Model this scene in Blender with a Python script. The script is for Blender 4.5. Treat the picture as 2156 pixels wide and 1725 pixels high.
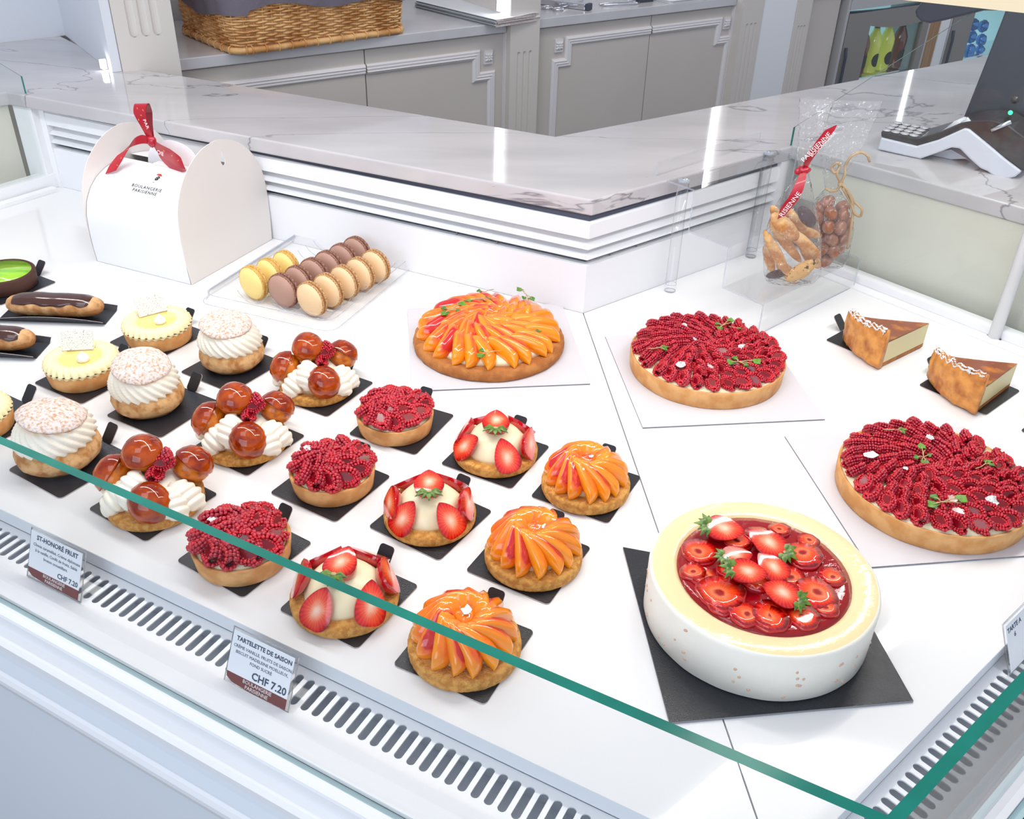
import bpy, bmesh, math, random
import numpy as np
from mathutils import Matrix, Vector, Euler, noise as mnoise
random.seed(7)
for o in list(bpy.data.objects): bpy.data.objects.remove(o)
scene = bpy.context.scene
PI = math.pi
# ------------------------------------------------------------ camera
F, CX, CY, H = 1976.3, 1078.0, 862.5, 0.69
_n = np.array([-0.0240198, 0.83769135, 0.54561548]); _n /= np.linalg.norm(_n)
_Z = -_n; _X = np.array([1., 0, 0]) - _n[0]*_n; _X /= np.linalg.norm(_X); _Y = np.cross(_Z, _X)
RW = np.array([_X, _Y, _Z]); CAM = np.array([0, 0, H])
cd = bpy.data.cameras.new('camera'); cam = bpy.data.objects.new('camera', cd); scene.collection.objects.link(cam)
cd.sensor_width = 36; cd.lens = F/2156*36; cd.clip_start = .02; cd.clip_end = 60
m3 = Matrix([[RW[i][0], -RW[i][1], -RW[i][2]] for i in range(3)])
cam.matrix_world = Matrix.Translation((0, 0, H)) @ m3.to_4x4()
scene.camera = cam
# ------------------------------------------------------------ look, sky light and lamps
vs = scene.view_settings; vs.view_transform = 'Standard'; vs.look = 'None'; vs.gamma = 1; vs.use_curve_mapping = False
vs.exposure = -0.20
w = bpy.data.worlds.new('shop_daylight'); scene.world = w; w.use_nodes = True
nt = w.node_tree; bg = nt.nodes['Background']
tc = nt.nodes.new('ShaderNodeTexCoord'); sp = nt.nodes.new('ShaderNodeSeparateXYZ'); rp = nt.nodes.new('ShaderNodeValToRGB')
mp = nt.nodes.new('ShaderNodeMapRange'); mp.inputs[1].default_value = -1; mp.inputs[2].default_value = 1
nt.links.new(tc.outputs['Generated'], sp.inputs[0]); nt.links.new(sp.outputs['Y'], mp.inputs[0]); nt.links.new(mp.outputs[0], rp.inputs[0])
rp.color_ramp.elements[0].position = 0.1; rp.color_ramp.elements[0].color = (.80, .90, 1.10, 1)   # street daylight behind the camera
rp.color_ramp.elements[1].position = 0.7; rp.color_ramp.elements[1].color = (.62, .59, .57, 1)   # warm shop interior
nt.links.new(rp.outputs[0], bg.inputs[0]); bg.inputs[1].default_value = 0.80

def area(name, loc, size, size_y, power, col, rotz=0, tilt=None):
    l = bpy.data.lights.new(name, 'AREA'); l.shape = 'RECTANGLE'; l.size = size; l.size_y = size_y
    l.energy = power; l.color = col
    o = bpy.data.objects.new(name, l); scene.collection.objects.link(o); o.location = loc
    o.rotation_euler = tilt if tilt else (0, 0, rotz)
    return o
aL, aR = math.radians(-28.4), math.radians(40.0)
area('case_led_left', (-.42, 1.17, .62), 1.35, .022, 4.6, (1, .97, .93), aL)
area('case_led_right', (.60, 1.13, .62), .95, .022, 3.8, (1, .97, .93), aR)
area('overhead_fill_front', (-.9, .2, 2.3), 1.2, 1.2, 12, (.86, .93, 1.0))  # added cool fill from above for the case front, no known lamp
area('overhead_fill_rear', (.35, 1.55, 2.1), 2.2, .5, 15, (1, .93, .86), tilt=(math.radians(38), 0, math.radians(34)))  # added warm fill tilted to brighten the rear cabinets
area('shop_window', (-1.1, -1.9, 1.3), 2.4, 1.8, 42, (.80, .89, 1.0), tilt=(math.radians(80), 0, math.radians(-22)))
# ------------------------------------------------------------ pixel-ray helpers: where the photo's points lie on the real planes
def ray(px, py): return RW @ np.array([(px-CX)/F, (py-CY)/F, 1.0])
def P(px, py, z=0.):
    d = ray(px, py); t = (z-H)/d[2]; p = CAM+d*t; return Vector((p[0], p[1], p[2]))
def V(px, py, x, y):
    d = ray(px, py); t = (d[0]*x+d[1]*y)/(d[0]**2+d[1]**2); return H+d[2]*t
RA = np.array([-0.0293, 2.6383]); RU = np.array([0.8234, 0.5674]); RN = np.array([-RU[1], RU[0]]); RANG = math.atan2(RU[1], RU[0])
def rear(px, py, off=0.):
    d = ray(px, py); t = ((RA+RN*off)@RN)/(d[:2]@RN); p = CAM+d*t
    return float((p[:2]-RA)@RU), float(p[2])
# ------------------------------------------------------------ materials
def lin(c): return tuple((x/12.92 if x <= .04045 else ((x+.055)/1.055)**2.4) for x in c)
def rgb(r, g, b): return lin((r/255, g/255, b/255))
def mat(name, col, rough=.5, spec=.5, metal=0, coat=0, col2=None, nscale=60, nlo=.4, nhi=.6, bump=0, bscale=200, sss=0, emit=0, coord='Object', detail=3, aniso=(1, 1, 1)):
    m = bpy.data.materials.new(name); m.use_nodes = True; t = m.node_tree; N = t.nodes; Lk = t.links
    b = N['Principled BSDF']; b.inputs['Base Color'].default_value = (*col, 1); b.inputs['Roughness'].default_value = rough
    b.inputs['Specular IOR Level'].default_value = spec; b.inputs['Metallic'].default_value = metal; b.inputs['Coat Weight'].default_value = coat
    b.inputs['Coat Roughness'].default_value = .06
    if sss:
        b.inputs['Subsurface Weight'].default_value = sss; b.inputs['Subsurface Radius'].default_value = (.01, .005, .003); b.inputs['Subsurface Scale'].default_value = .5
    if emit: b.inputs['Emission Color'].default_value = (*col, 1); b.inputs['Emission Strength'].default_value = emit
    if col2 or bump:
        c = N.new('ShaderNodeTexCoord'); mpn = N.new('ShaderNodeMapping'); mpn.inputs['Scale'].default_value = aniso
        Lk.new(c.outputs[coord], mpn.inputs[0])
    if col2:
        n = N.new('ShaderNodeTexNoise'); n.inputs['Scale'].default_value = nscale; n.inputs['Detail'].default_value = detail; Lk.new(mpn.outputs[0], n.inputs[0])
        r = N.new('ShaderNodeValToRGB'); r.color_ramp.elements[0].position = nlo; r.color_ramp.elements[1].position = nhi
        r.color_ramp.elements[0].color = (*col, 1); r.color_ramp.elements[1].color = (*col2, 1)
        Lk.new(n.outputs['Fac'], r.inputs[0]); Lk.new(r.outputs[0], b.inputs['Base Color'])
    if bump:
        n2 = N.new('ShaderNodeTexNoise'); n2.inputs['Scale'].default_value = bscale; n2.inputs['Detail'].default_value = 4; Lk.new(mpn.outputs[0], n2.inputs[0])
        bp = N.new('ShaderNodeBump'); bp.inputs['Strength'].default_value = bump; bp.inputs['Distance'].default_value = .002
        Lk.new(n2.outputs['Fac'], bp.inputs['Height']); Lk.new(bp.outputs[0], b.inputs['Normal'])
    return m
def glass(name, tint=(.975, .99, .985), ior=1.45, rough=0.0, haze=0., hazecol=(1, 1, 1), bump=0, bscale=40, gl=1.0):
    m = bpy.data.materials.new(name); m.use_nodes = True; t = m.node_tree; N = t.nodes; Lk = t.links
    for n in list(N):
        if n.type == 'BSDF_PRINCIPLED': N.remove(n)
    out = N['Material Output']; tr = N.new('ShaderNodeBsdfTransparent'); tr.inputs[0].default_value = (*tint, 1)
    g = N.new('ShaderNodeBsdfGlossy'); g.inputs['Roughness'].default_value = rough
    # Schlick reflectance, the same from both sides of the thin sheet
    ge = N.new('ShaderNodeNewGeometry'); dt = N.new('ShaderNodeVectorMath'); dt.operation = 'DOT_PRODUCT'; Lk.new(ge.outputs['Incoming'], dt.inputs[0]); Lk.new(ge.outputs['Normal'], dt.inputs[1])
    def mth(op, a_, b_=None):
        x_ = N.new('ShaderNodeMath'); x_.operation = op
        for i_, q_ in enumerate((a_, b_)):
            if isinstance(q_, (int, float)): x_.inputs[i_].default_value = q_
            elif q_ is not None: Lk.new(q_, x_.inputs[i_])
        return x_.outputs[0]
    f0 = ((ior-1)/(ior+1))**2
    fres = mth('ADD', mth('MULTIPLY', mth('POWER', mth('SUBTRACT', 1.0, mth('ABSOLUTE', dt.outputs['Value'])), 5.0), 1-f0), f0)
    mx = N.new('ShaderNodeMixShader'); last = fres
    if gl != 1.0:
        mu = N.new('ShaderNodeMath'); mu.operation = 'MULTIPLY'; mu.inputs[1].default_value = gl; mu.use_clamp = True; Lk.new(last, mu.inputs[0]); last = mu.outputs[0]
    Lk.new(last, mx.inputs[0]); Lk.new(tr.outputs[0], mx.inputs[1]); Lk.new(g.outputs[0], mx.inputs[2])
    if bump:
        c = N.new('ShaderNodeTexCoord'); n2 = N.new('ShaderNodeTexNoise'); n2.inputs['Scale'].default_value = bscale; n2.inputs['Detail'].default_value = 2; Lk.new(c.outputs['Object'], n2.inputs[0])
        bp = N.new('ShaderNodeBump'); bp.inputs['Strength'].default_value = bump; bp.inputs['Distance'].default_value = .01
        Lk.new(n2.outputs['Fac'], bp.inputs['Height']); Lk.new(bp.outputs[0], g.inputs['Normal']); Lk.new(bp.outputs[0], dt.inputs[1])
    sh = mx.outputs[0]
    if haze:
        d = N.new('ShaderNodeBsdfDiffuse'); d.inputs[0].default_value = (*hazecol, 1); m2 = N.new('ShaderNodeMixShader'); m2.inputs[0].default_value = haze
        Lk.new(sh, m2.inputs[1]); Lk.new(d.outputs[0], m2.inputs[2]); sh = m2.outputs[0]
    Lk.new(sh, out.inputs['Surface']); return m
def marble():
    m = mat('marble', (.66, .63, .64), .06, .5); t = m.node_tree; N = t.nodes; Lk = t.links; b = N['Principled BSDF']
    c = N.new('ShaderNodeTexCoord'); mpn = N.new('ShaderNodeMapping'); mpn.inputs['Rotation'].default_value = (0, 0, .5); mpn.inputs['Scale'].default_value = (1, 3.2, 3.2)
    Lk.new(c.outputs['Object'], mpn.inputs[0])
    def noise(s, d, dist=0):
        n = N.new('ShaderNodeTexNoise'); n.inputs['Scale'].default_value = s; n.inputs['Detail'].default_value = d; n.inputs['Distortion'].default_value = dist; Lk.new(mpn.outputs[0], n.inputs[0]); return n.outputs['Fac']
    def ramp(src, pts):
        r = N.new('ShaderNodeValToRGB'); e = r.color_ramp.elements
        e[0].position, e[0].color = pts[0][0], (*pts[0][1], 1); e[1].position, e[1].color = pts[-1][0], (*pts[-1][1], 1)
        for p, cc in pts[1:-1]: q = e.new(p); q.color = (*cc, 1)
        Lk.new(src, r.inputs[0]); return r.outputs[0]
    def mul(a, bb):
        x = N.new('ShaderNodeMix'); x.data_type = 'RGBA'; x.blend_type = 'MULTIPLY'; x.inputs[0].default_value = 1; Lk.new(a, x.inputs[6]); Lk.new(bb, x.inputs[7]); return x.outputs[2]
    base = ramp(noise(3, 5), [(.35, (.50, .475, .485)), (.65, (.60, .57, .575))])
    W = (1, 1, 1)
    vein = ramp(noise(.9, 7, .5), [(.496, W), (.5, (.45, .45, .48)), (.503, W)])
    fine = ramp(noise(14, 8, .8), [(.24, (.50, .50, .52)), (.28, W)])
    Lk.new(mul(mul(base, vein), fine), b.inputs['Base Color']); return m
M = {}
M['deck'] = mat('white_gloss_deck', (.84, .835, .83), .055, .5)
M['white'] = mat('white_lacquer', (.86, .86, .87), .25, .4)
M['whitem'] = mat('white_matt', (.84, .84, .86), .5, .3)
M['frontpanel'] = mat('pale_blue_white_panel', (.86, .905, .955), .35, .4)
M['greytrim'] = mat('grey_white_trim', (.80, .83, .86), .4)
M['dark'] = mat('dark_void', (.07, .075, .085), .6)
M['tray_in'] = mat('duct_grey', (.62, .65, .70), .5)
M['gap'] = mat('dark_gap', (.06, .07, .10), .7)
M['louver_in'] = mat('louver_back_blue_grey', (.50, .60, .66), .5)
M['marble'] = marble()
M['cab'] = mat('taupe_cabinet', (.60, .545, .50), .45, .4, col2=(.62, .565, .52), nscale=4)
M['cabw'] = mat('pale_moulding', (.76, .725, .72), .4)
M['pillar'] = mat('cream_pilaster', (.68, .63, .58), .4)
M['cream'] = mat('cream_panel', (.66, .63, .55), .4)
M['wall'] = mat('white_wall', (.70, .72, .76), .5)
M['worktop'] = mat('grey_stone_worktop', (.56, .55, .57), .15, .5, col2=(.62, .605, .615), nscale=6)
M['green'] = mat('green_glass_edge', (.002, .15, .12), .12, .5, col2=(.004, .25, .19), nscale=14, nlo=.3, nhi=.7, aniso=(1, 1, .1))
M['glass'] = glass('clear_pane', ior=1.3)
M['glassf'] = glass('clear_front_pane', tint=(.98, .988, .992), ior=1.48)
M['acrylic'] = glass('clear_acrylic', tint=(.994, .995, .997), ior=1.4)
M['acrylic_foot'] = glass('clear_label_foot', tint=(.97, .975, .98), ior=1.3, gl=.25)
M['acrylic_edge'] = glass('clear_acrylic_edge', tint=(.80, .83, .88), ior=1.6, haze=.25, hazecol=(.8, .84, .9))
M['film'] = glass('cellophane_film', tint=(.99, .99, .99), ior=1.5, rough=.05, haze=.045, bump=1.0, bscale=70, gl=1.6)
M['traypl'] = glass('clear_tray_plastic', tint=(.99, .99, .99), ior=1.25, rough=.05, haze=.03)
M['blackboard'] = mat('black_gloss_card', (.018, .020, .026), .22, .5, bump=.25, bscale=900)
M['boardedge'] = mat('card_edge', (.55, .45, .42), .7)
M['whitecard'] = mat('white_cake_card', (.68, .655, .68), .35, .3)
M['greyedge'] = mat('grey_card_edge', (.25, .25, .27), .6)
M['shell'] = mat('tart_shell', rgb(226, 172, 112), .6, .3, col2=rgb(208, 146, 84), nscale=45, bump=.35, bscale=500)
M['sable'] = mat('crumbly_sable', rgb(232, 174, 92), .7, .3, col2=rgb(204, 136, 62), nscale=160, bump=1.0, bscale=600)
M['cookie'] = mat('brown_cookie_base', rgb(196, 128, 66), .6, .3, col2=rgb(172, 104, 50), nscale=60, bump=.7, bscale=500)
M['custard'] = mat('vanilla_cream', rgb(248, 236, 196), .25, .5, sss=.15)
M['cream_w'] = mat('whipped_cream', rgb(250, 242, 224), .4, .4, sss=.15)
M['lemoncream'] = mat('lemon_cream', rgb(248, 234, 184), .35, .5, sss=.1)
M['lemon'] = mat('lemon_gel', rgb(253, 222, 128), .08, .6, coat=.5)
M['meringue'] = mat('meringue', (.85, .85, .83), .6)
M['whitechoc'] = mat('speckled_white_chocolate', (.74, .72, .66), .4, col2=(.10, .09, .08), nscale=900, nlo=.63, nhi=.66)
M['rasp'] = mat('raspberry', rgb(150, 4, 34), .14, .5, coat=.6, col2=rgb(200, 16, 44), nscale=110, nlo=.38, nhi=.66)
M['raspin'] = mat('raspberry_inside', rgb(128, 2, 20), .2, .5, coat=.3)
M['raspw'] = mat('raspberry_cut', rgb(206, 34, 48), .2, .5, coat=.3)
M['glaze'] = mat('red_jelly_glaze', rgb(150, 6, 20), .06, .5, coat=.3, bump=.4, bscale=120)
M['silver'] = mat('silver_leaf', (.9, .91, .93), .22, .5, metal=.9, bump=.8, bscale=600)
M['leaf'] = mat('green_leaf', rgb(104, 150, 50), .45, .4, col2=rgb(70, 122, 44), nscale=200)
M['stem'] = mat('pale_stem', rgb(190, 170, 120), .5)
M['calyx'] = mat('dark_calyx', rgb(58, 98, 34), .35, .5, col2=rgb(104, 134, 44), nscale=300)
M['bun'] = mat('choux_bun', rgb(222, 176, 122), .7, .25, col2=rgb(182, 122, 66), nscale=75, nlo=.42, nhi=.62, bump=1.0, bscale=180)
M['bunglaze'] = mat('golden_choux', rgb(208, 116, 28), .2, .4, coat=.2, col2=rgb(164, 74, 14), nscale=120)
M['caramel'] = mat('caramel_glaze', rgb(134, 34, 2), .03, .5, coat=.25, col2=rgb(186, 76, 5), nscale=60)
M['sugar'] = mat('sugared_choux_top', rgb(232, 220, 214), .8, .2, col2=rgb(206, 164, 128), nscale=330, nlo=.46, nhi=.66, bump=1.0, bscale=300)
M['choc'] = mat('dark_chocolate_glaze', rgb(70, 36, 28), .14, .6, coat=.5)
M['chocshell'] = mat('chocolate_shell', rgb(78, 48, 38), .6, .3, bump=.3, bscale=500)
M['eclair'] = mat('eclair_pastry', rgb(220, 174, 124), .7, .25, col2=rgb(176, 120, 70), nscale=45, bump=.9, bscale=220)
M['greenglaze'] = mat('green_glaze', rgb(120, 190, 40), .08, .6, coat=.5, col2=rgb(160, 214, 60), nscale=14, aniso=(1, 5, 1))
M['macy'] = mat('macaron_yellow', rgb(248, 220, 140), .45, .35); M['macyf'] = mat('macaron_yellow_foot', rgb(240, 200, 120), .8, .2, bump=1, bscale=700, col2=rgb(216, 160, 80), nscale=400)
M['macb'] = mat('macaron_brown', rgb(182, 144, 128), .45, .35); M['macbf'] = mat('macaron_brown_foot', rgb(180, 134, 116), .8, .2, bump=1, bscale=700, col2=rgb(130, 86, 70), nscale=400)
M['mact'] = mat('macaron_tan', rgb(238, 204, 160), .45, .35); M['mactf'] = mat('macaron_tan_foot', rgb(226, 184, 134), .8, .2, bump=1, bscale=700, col2=rgb(180, 124, 74), nscale=400)
M['ganache'] = mat('ganache', rgb(78, 52, 50), .4); M['praline'] = mat('praline_filling', rgb(150, 104, 70), .5); M['ycream'] = mat('yellow_filling', rgb(240, 196, 120), .5)
M['boxcard'] = mat('white_box_card', (.87, .87, .88), .4, .4); M['boxin'] = mat('shaded_box_card_end', (.80, .755, .72), .45, .35)  # end card: warm white with the end panels' shade put into its colour
M['ribbon'] = mat('red_satin_ribbon', rgb(176, 10, 36), .28, .6, coat=.3)
M['gold'] = mat('gold_print', rgb(214, 160, 70), .4); M['ink'] = mat('black_ink', (.02, .02, .025), .5); M['redink'] = mat('red_print', rgb(214, 50, 40), .5); M['peachink'] = mat('peach_line', rgb(240, 200, 170), .5)
M['whiteink'] = mat('white_print', (.85, .83, .82), .5)
M['cheese'] = mat('cheesecake_side', rgb(244, 240, 228), .45, .4, bump=.4, bscale=60, sss=.1)
M['cheesetop'] = mat('cheesecake_glazed_top', rgb(246, 222, 172), .07, .5, coat=.6, bump=.35, bscale=140)
M['nut'] = mat('almond_bits', rgb(214, 176, 150), .6)
M['flanfill'] = mat('vanilla_flan', rgb(226, 212, 160), .4, .4, bump=.3, bscale=300)
M['flantop'] = mat('baked_flan_top', rgb(134, 60, 12), .12, .5, coat=.4, col2=rgb(224, 136, 34), nscale=34, nlo=.44, nhi=.70)
M['puff'] = mat('puff_pastry', rgb(222, 152, 74), .45, .4, col2=rgb(170, 96, 38), nscale=55, nlo=.38, nhi=.66, bump=1.0, bscale=120, coat=.15, detail=8)
M['flour'] = mat('icing_sugar', (.86, .84, .82), .9, bump=1, bscale=400)
M['biscuit'] = mat('biscuit', rgb(228, 186, 128), .6, .3, col2=rgb(190, 128, 70), nscale=50, bump=.6, bscale=250)
M['biscuitchip'] = mat('chip_biscuit', rgb(214, 168, 100), .6, .3, col2=rgb(80, 44, 30), nscale=130, nlo=.60, nhi=.64)
M['bisdark'] = mat('chocolate_dipped', rgb(74, 48, 50), .4, .4, bump=.8, bscale=300)
M['almond'] = mat('milk_chocolate_almond', rgb(142, 88, 62), .25, .5, coat=.3, col2=rgb(160, 104, 76), nscale=60)
M['twine'] = mat('jute_twine', rgb(200, 172, 136), .8, .2, bump=1, bscale=900)
M['wicker'] = mat('wicker', rgb(232, 184, 124), .45, .4, col2=rgb(196, 138, 80), nscale=22, coat=.2)
M['cloth'] = mat('grey_plum_cloth', rgb(122, 114, 124), .9, .1, bump=.5, bscale=90)
M['paper'] = mat('white_paper', (.80, .82, .84), .6); M['paperedge'] = mat('paper_edge', rgb(226, 212, 206), .7, bump=1, bscale=300, col2=rgb(200, 184, 180), nscale=200)
M['steel'] = mat('brushed_steel', (.50, .49, .49), .35, .5, metal=.15); M['steeld'] = mat('grey_steel_frame', (.27, .255, .24), .4, .5, metal=.1)
M['chrome'] = mat('chrome', (.75, .76, .8), .12, .5, metal=1)
M['wood'] = mat('tan_wood', rgb(178, 142, 108), .5, .3, col2=rgb(160, 122, 90), nscale=20, aniso=(6, 6, .3))
M['juicey'] = mat('yellow_green_juice_glow', rgb(206, 214, 96), .1, .6, coat=.6, emit=.15); M['juicer'] = mat('red_brown_juice', rgb(120, 70, 62), .1, .6, coat=.6)  # the yellow juice has a faint glow put in, though no lamp
M['labelb'] = mat('black_round_label', (.03, .035, .04), .5); M['coldlight'] = mat('lit_fridge_interior', rgb(170, 222, 232), .5, emit=.55); M['bluefoil'] = mat('blue_foil_glow', rgb(60, 130, 200), .15, .6, metal=.7, emit=.12)  # foil also gets a faint glow of its own in the material
M['pos'] = mat('charcoal_plastic', (.045, .05, .065), .35, .5); M['termw'] = mat('pale_grey_plastic', (.62, .62, .68), .35, .5); M['termd'] = mat('dark_glass_plastic', (.05, .047, .05), .12, .6)
M['key'] = mat('silver_key', (.55, .54, .56), .3, .6, metal=.3); M['led'] = mat('green_led', (.02, 1, .2), .5, emit=4); M['strip'] = mat('led_strip', (.92, .95, 1), .5, emit=14)
M['brass'] = mat('warm_metal_edge_glow', (.95, .75, .48), .35, .5, emit=.25)  # metal given its own glow for the warm streak of light
M['tagpaper'] = mat('label_paper', (.93, .95, .98), .5); M['tagbrown'] = mat('label_brown', rgb(122, 62, 58), .5); M['tagink'] = mat('label_ink', rgb(70, 84, 104), .5)
M['peachin'] = None
def fruit_ramp(name, mode, pts, rough=.12, coat=.7, streak=None):
    m = mat(name, pts[0][1], rough, .5, coat=coat); t = m.node_tree; N = t.nodes; Lk = t.links; b = N['Principled BSDF']
    c = N.new('ShaderNodeTexCoord'); s = N.new('ShaderNodeSeparateXYZ'); Lk.new(c.outputs['Generated'], s.inputs[0])
    no = N.new('ShaderNodeTexNoise'); no.inputs['Scale'].default_value = 3.0; no.inputs['Detail'].default_value = 3; Lk.new(c.outputs['Generated'], no.inputs[0])
    def ma(op, a, bb, v=None):
        x = N.new('ShaderNodeMath'); x.operation = op
        for i, q in enumerate((a, bb)):
            if isinstance(q, (int, float)): x.inputs[i].default_value = q
            elif q is not None: Lk.new(q, x.inputs[i])
        return x.outputs[0]
    if mode == 'z': base = s.outputs['Z']
    else:
        dx = ma('MULTIPLY', ma('SUBTRACT', s.outputs['X'], .45), 2.0); dy = ma('MULTIPLY', ma('SUBTRACT', s.outputs['Y'], .5), 2.0)
        base = ma('SQRT', ma('ADD', ma('MULTIPLY', dx, dx), ma('MULTIPLY', dy, dy)), None)
        an = ma('ARCTAN2', dy, dx); w_ = ma('SINE', ma('MULTIPLY', an, 26.0), None); base = ma('ADD', base, ma('MULTIPLY', w_, .05))
    oi = N.new('ShaderNodeObjectInfo')
    base = ma('ADD', base, ma('MULTIPLY', ma('SUBTRACT', no.outputs['Fac'], .5), .5))
    base = ma('ADD', base, ma('MULTIPLY', ma('SUBTRACT', oi.outputs['Random'], .5), streak or 0.0))
    r = N.new('ShaderNodeValToRGB'); e = r.color_ramp.elements
    e[0].position, e[0].color = pts[0][0], (*pts[0][1], 1); e[1].position, e[1].color = pts[-1][0], (*pts[-1][1], 1)
    for p, cc in pts[1:-1]: q = e.new(p); q.color = (*cc, 1)
    Lk.new(base, r.inputs[0]); Lk.new(r.outputs[0], b.inputs['Base Color']); return m
M['peach'] = fruit_ramp('peach_slice', 'z', [(.0, rgb(250, 158, 14)), (.72, rgb(250, 140, 18)), (.93, rgb(240, 96, 34)), (1.0, rgb(204, 34, 34))], streak=.26)
M['strawcut'] = fruit_ramp('strawberry_cut', 'd', [(.0, rgb(253, 212, 184)), (.28, rgb(250, 156, 120)), (.55, rgb(243, 88, 54)), (.86, rgb(224, 26, 18)), (1.0, rgb(160, 4, 16))], rough=.1, coat=.8)
M['strawskin'] = mat('strawberry_skin', rgb(190, 14, 26), .12, .6, coat=.8, col2=rgb(232, 170, 90), nscale=420, nlo=.70, nhi=.76)
# ------------------------------------------------------------ mesh helpers
col = scene.collection
class MB:
    def __init__(s): s.v = []; s.f = []; s.m = []; s.s = []
    def add(s, vs, fs, mi=0, smooth=True, mx=None):
        o = len(s.v)
        if mx is not None: vs = [tuple(mx @ Vector(v)) for v in vs]
        s.v += [tuple(v) for v in vs]
        for f in fs: s.f.append(tuple(i+o for i in f)); s.m.append(mi); s.s.append(smooth)
        return s
    def box(s, x0, x1, y0, y1, z0, z1, mi=0, mx=None):
        return s.add([(x0, y0, z0), (x1, y0, z0), (x1, y1, z0), (x0, y1, z0), (x0, y0, z1), (x1, y0, z1), (x1, y1, z1), (x0, y1, z1)],
                     [(0, 3, 2, 1), (4, 5, 6, 7), (0, 1, 5, 4), (1, 2, 6, 5), (2, 3, 7, 6), (3, 0, 4, 7)], mi, False, mx)
    def lathe(s, prof, n=32, mi=0, mx=None, fn=None, smooth=True, mis=None):
        vs = []; k = len(prof)
        for i in range(n):
            a = 2*PI*i/n
            for j, (r, z) in enumerate(prof):
                if fn: r, z = fn(r, z, a, j)
                vs.append((r*math.cos(a), r*math.sin(a), z))
        o = len(s.v); s.add(vs, [], mi, smooth, mx)
        for i in range(n):
            i2 = (i+1) % n
            for j in range(k-1):
                s.f.append((o+i*k+j, o+i2*k+j, o+i2*k+j+1, o+i*k+j+1)); s.m.append(mis[j] if mis else mi); s.s.append(smooth)
        for j, up in ((0, False), (k-1, True)):
            if prof[j][0] > 1e-6:
                ring = [o+i*k+j for i in range(n)]; s.f.append(tuple(ring if up else ring[::-1])); s.m.append((mis[min(j, k-2)] if mis else mi)); s.s.append(False)
        return s
    def ell(s, c, r, seg=16, rings=10, mi=0, mx=None, fn=None, z0=-1.0):
        rx, ry, rz = r if isinstance(r, tuple) else (r, r, r); vs = []; 
        b0 = math.asin(max(-1, z0))
        for j in range(rings+1):
            b = b0+(PI/2-b0)*j/rings
            for i in range(seg):
                a = 2*PI*i/seg; x, y, z = math.cos(b)*math.cos(a), math.cos(b)*math.sin(a), math.sin(b)
                q = fn(x, y, z) if fn else 1
                vs.append((c[0]+rx*x*q, c[1]+ry*y*q, c[2]+rz*z*q))
        fs = []
        for j in range(rings):
            for i in range(seg):
                i2 = (i+1) % seg; fs.append((j*seg+i, j*seg+i2, (j+1)*seg+i2, (j+1)*seg+i))
        if z0 > -1: fs.append(tuple(range(seg))[::-1])
        return s.add(vs, fs, mi, True, mx)
    def tube(s, path, r, n=8, mi=0, caps=True, mx=None, close=False):
        path = [Vector(p) for p in path]; k = len(path); rr = r if isinstance(r, (list, tuple)) else [r]*k; vs = []
        up = Vector((0, 0, 1)); prev = None
        for i, p in enumerate(path):
            if close: t = path[(i+1) % k]-path[i-1]
            else: t = path[min(i+1, k-1)]-path[max(i-1, 0)]
            t.normalize()
            if prev is None:
                a = t.cross(up)
                if a.length < .05: a = t.cross(Vector((1, 0, 0)))
            else: a = prev-t*prev.dot(t)
            if a.length < 1e-6: a = t.cross(Vector((.3, .5, .8)))
            a.normalize(); prev = a; b = t.cross(a)
            for q in range(n): g = 2*PI*q/n; vs.append(p+(a*math.cos(g)+b*math.sin(g))*rr[i])
        fs = [(i*n+q, i*n+(q+1) % n, (i+1)*n+(q+1) % n, (i+1)*n+q) for i in range(k-1) for q in range(n)]
        if close: fs += [((k-1)*n+q, (k-1)*n+(q+1) % n, (q+1) % n, q) for q in range(n)]
        elif caps: fs += [tuple(range(n))[::-1], tuple((k-1)*n+q for q in range(n))]
        return s.add(vs, fs, mi, True, mx)
    def prism(s, poly, z0, z1, mi=0, ms=None, mx=None, mb=None):
        n = len(poly); vs = [(x, y, z0) for x, y in poly]+[(x, y, z1) for x, y in poly]
        s.add(vs, [tuple(range(n, 2*n))], mi, False, mx)
        o = len(s.v)-2*n
        s.f.append(tuple(o+i for i in range(n))[::-1]); s.m.append(mi if mb is None else mb); s.s.append(False)
        for i in range(n): j = (i+1) % n; s.f.append((o+i, o+j, o+n+j, o+n+i)); s.m.append(mi if ms is None else ms); s.s.append(False)
        return s
    def grid(s, fn, nu, nv, mi=0, mx=None, smooth=True):
        vs = [fn(i/(nu), j/(nv)) for i in range(nu+1) for j in range(nv+1)]
        fs = [(i*(nv+1)+j, (i+1)*(nv+1)+j, (i+1)*(nv+1)+j+1, i*(nv+1)+j+1) for i in range(nu) for j in range(nv)]
        return s.add(vs, fs, mi, smooth, mx)
    def ribbon(s, path, wdir, width, mi=0, th=.0004, mx=None):
        # path: centre points, wdir: across vectors
        vs = []; k = len(path)
        for p, wv in zip(path, wdir):
            p = Vector(p); wv = Vector(wv).normalized()*width/2; vs += [p-wv, p+wv]
        t = Vector((0, 0, th))
        allv = vs+[v+t for v in vs]; n = 2*k
        fs = [(2*i, 2*i+1, 2*i+3, 2*i+2) for i in range(k-1)]+[(n+2*i, n+2*i+2, n+2*i+3, n+2*i+1) for i in range(k-1)]
        return s.add(allv, fs, mi, True, mx)
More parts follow.
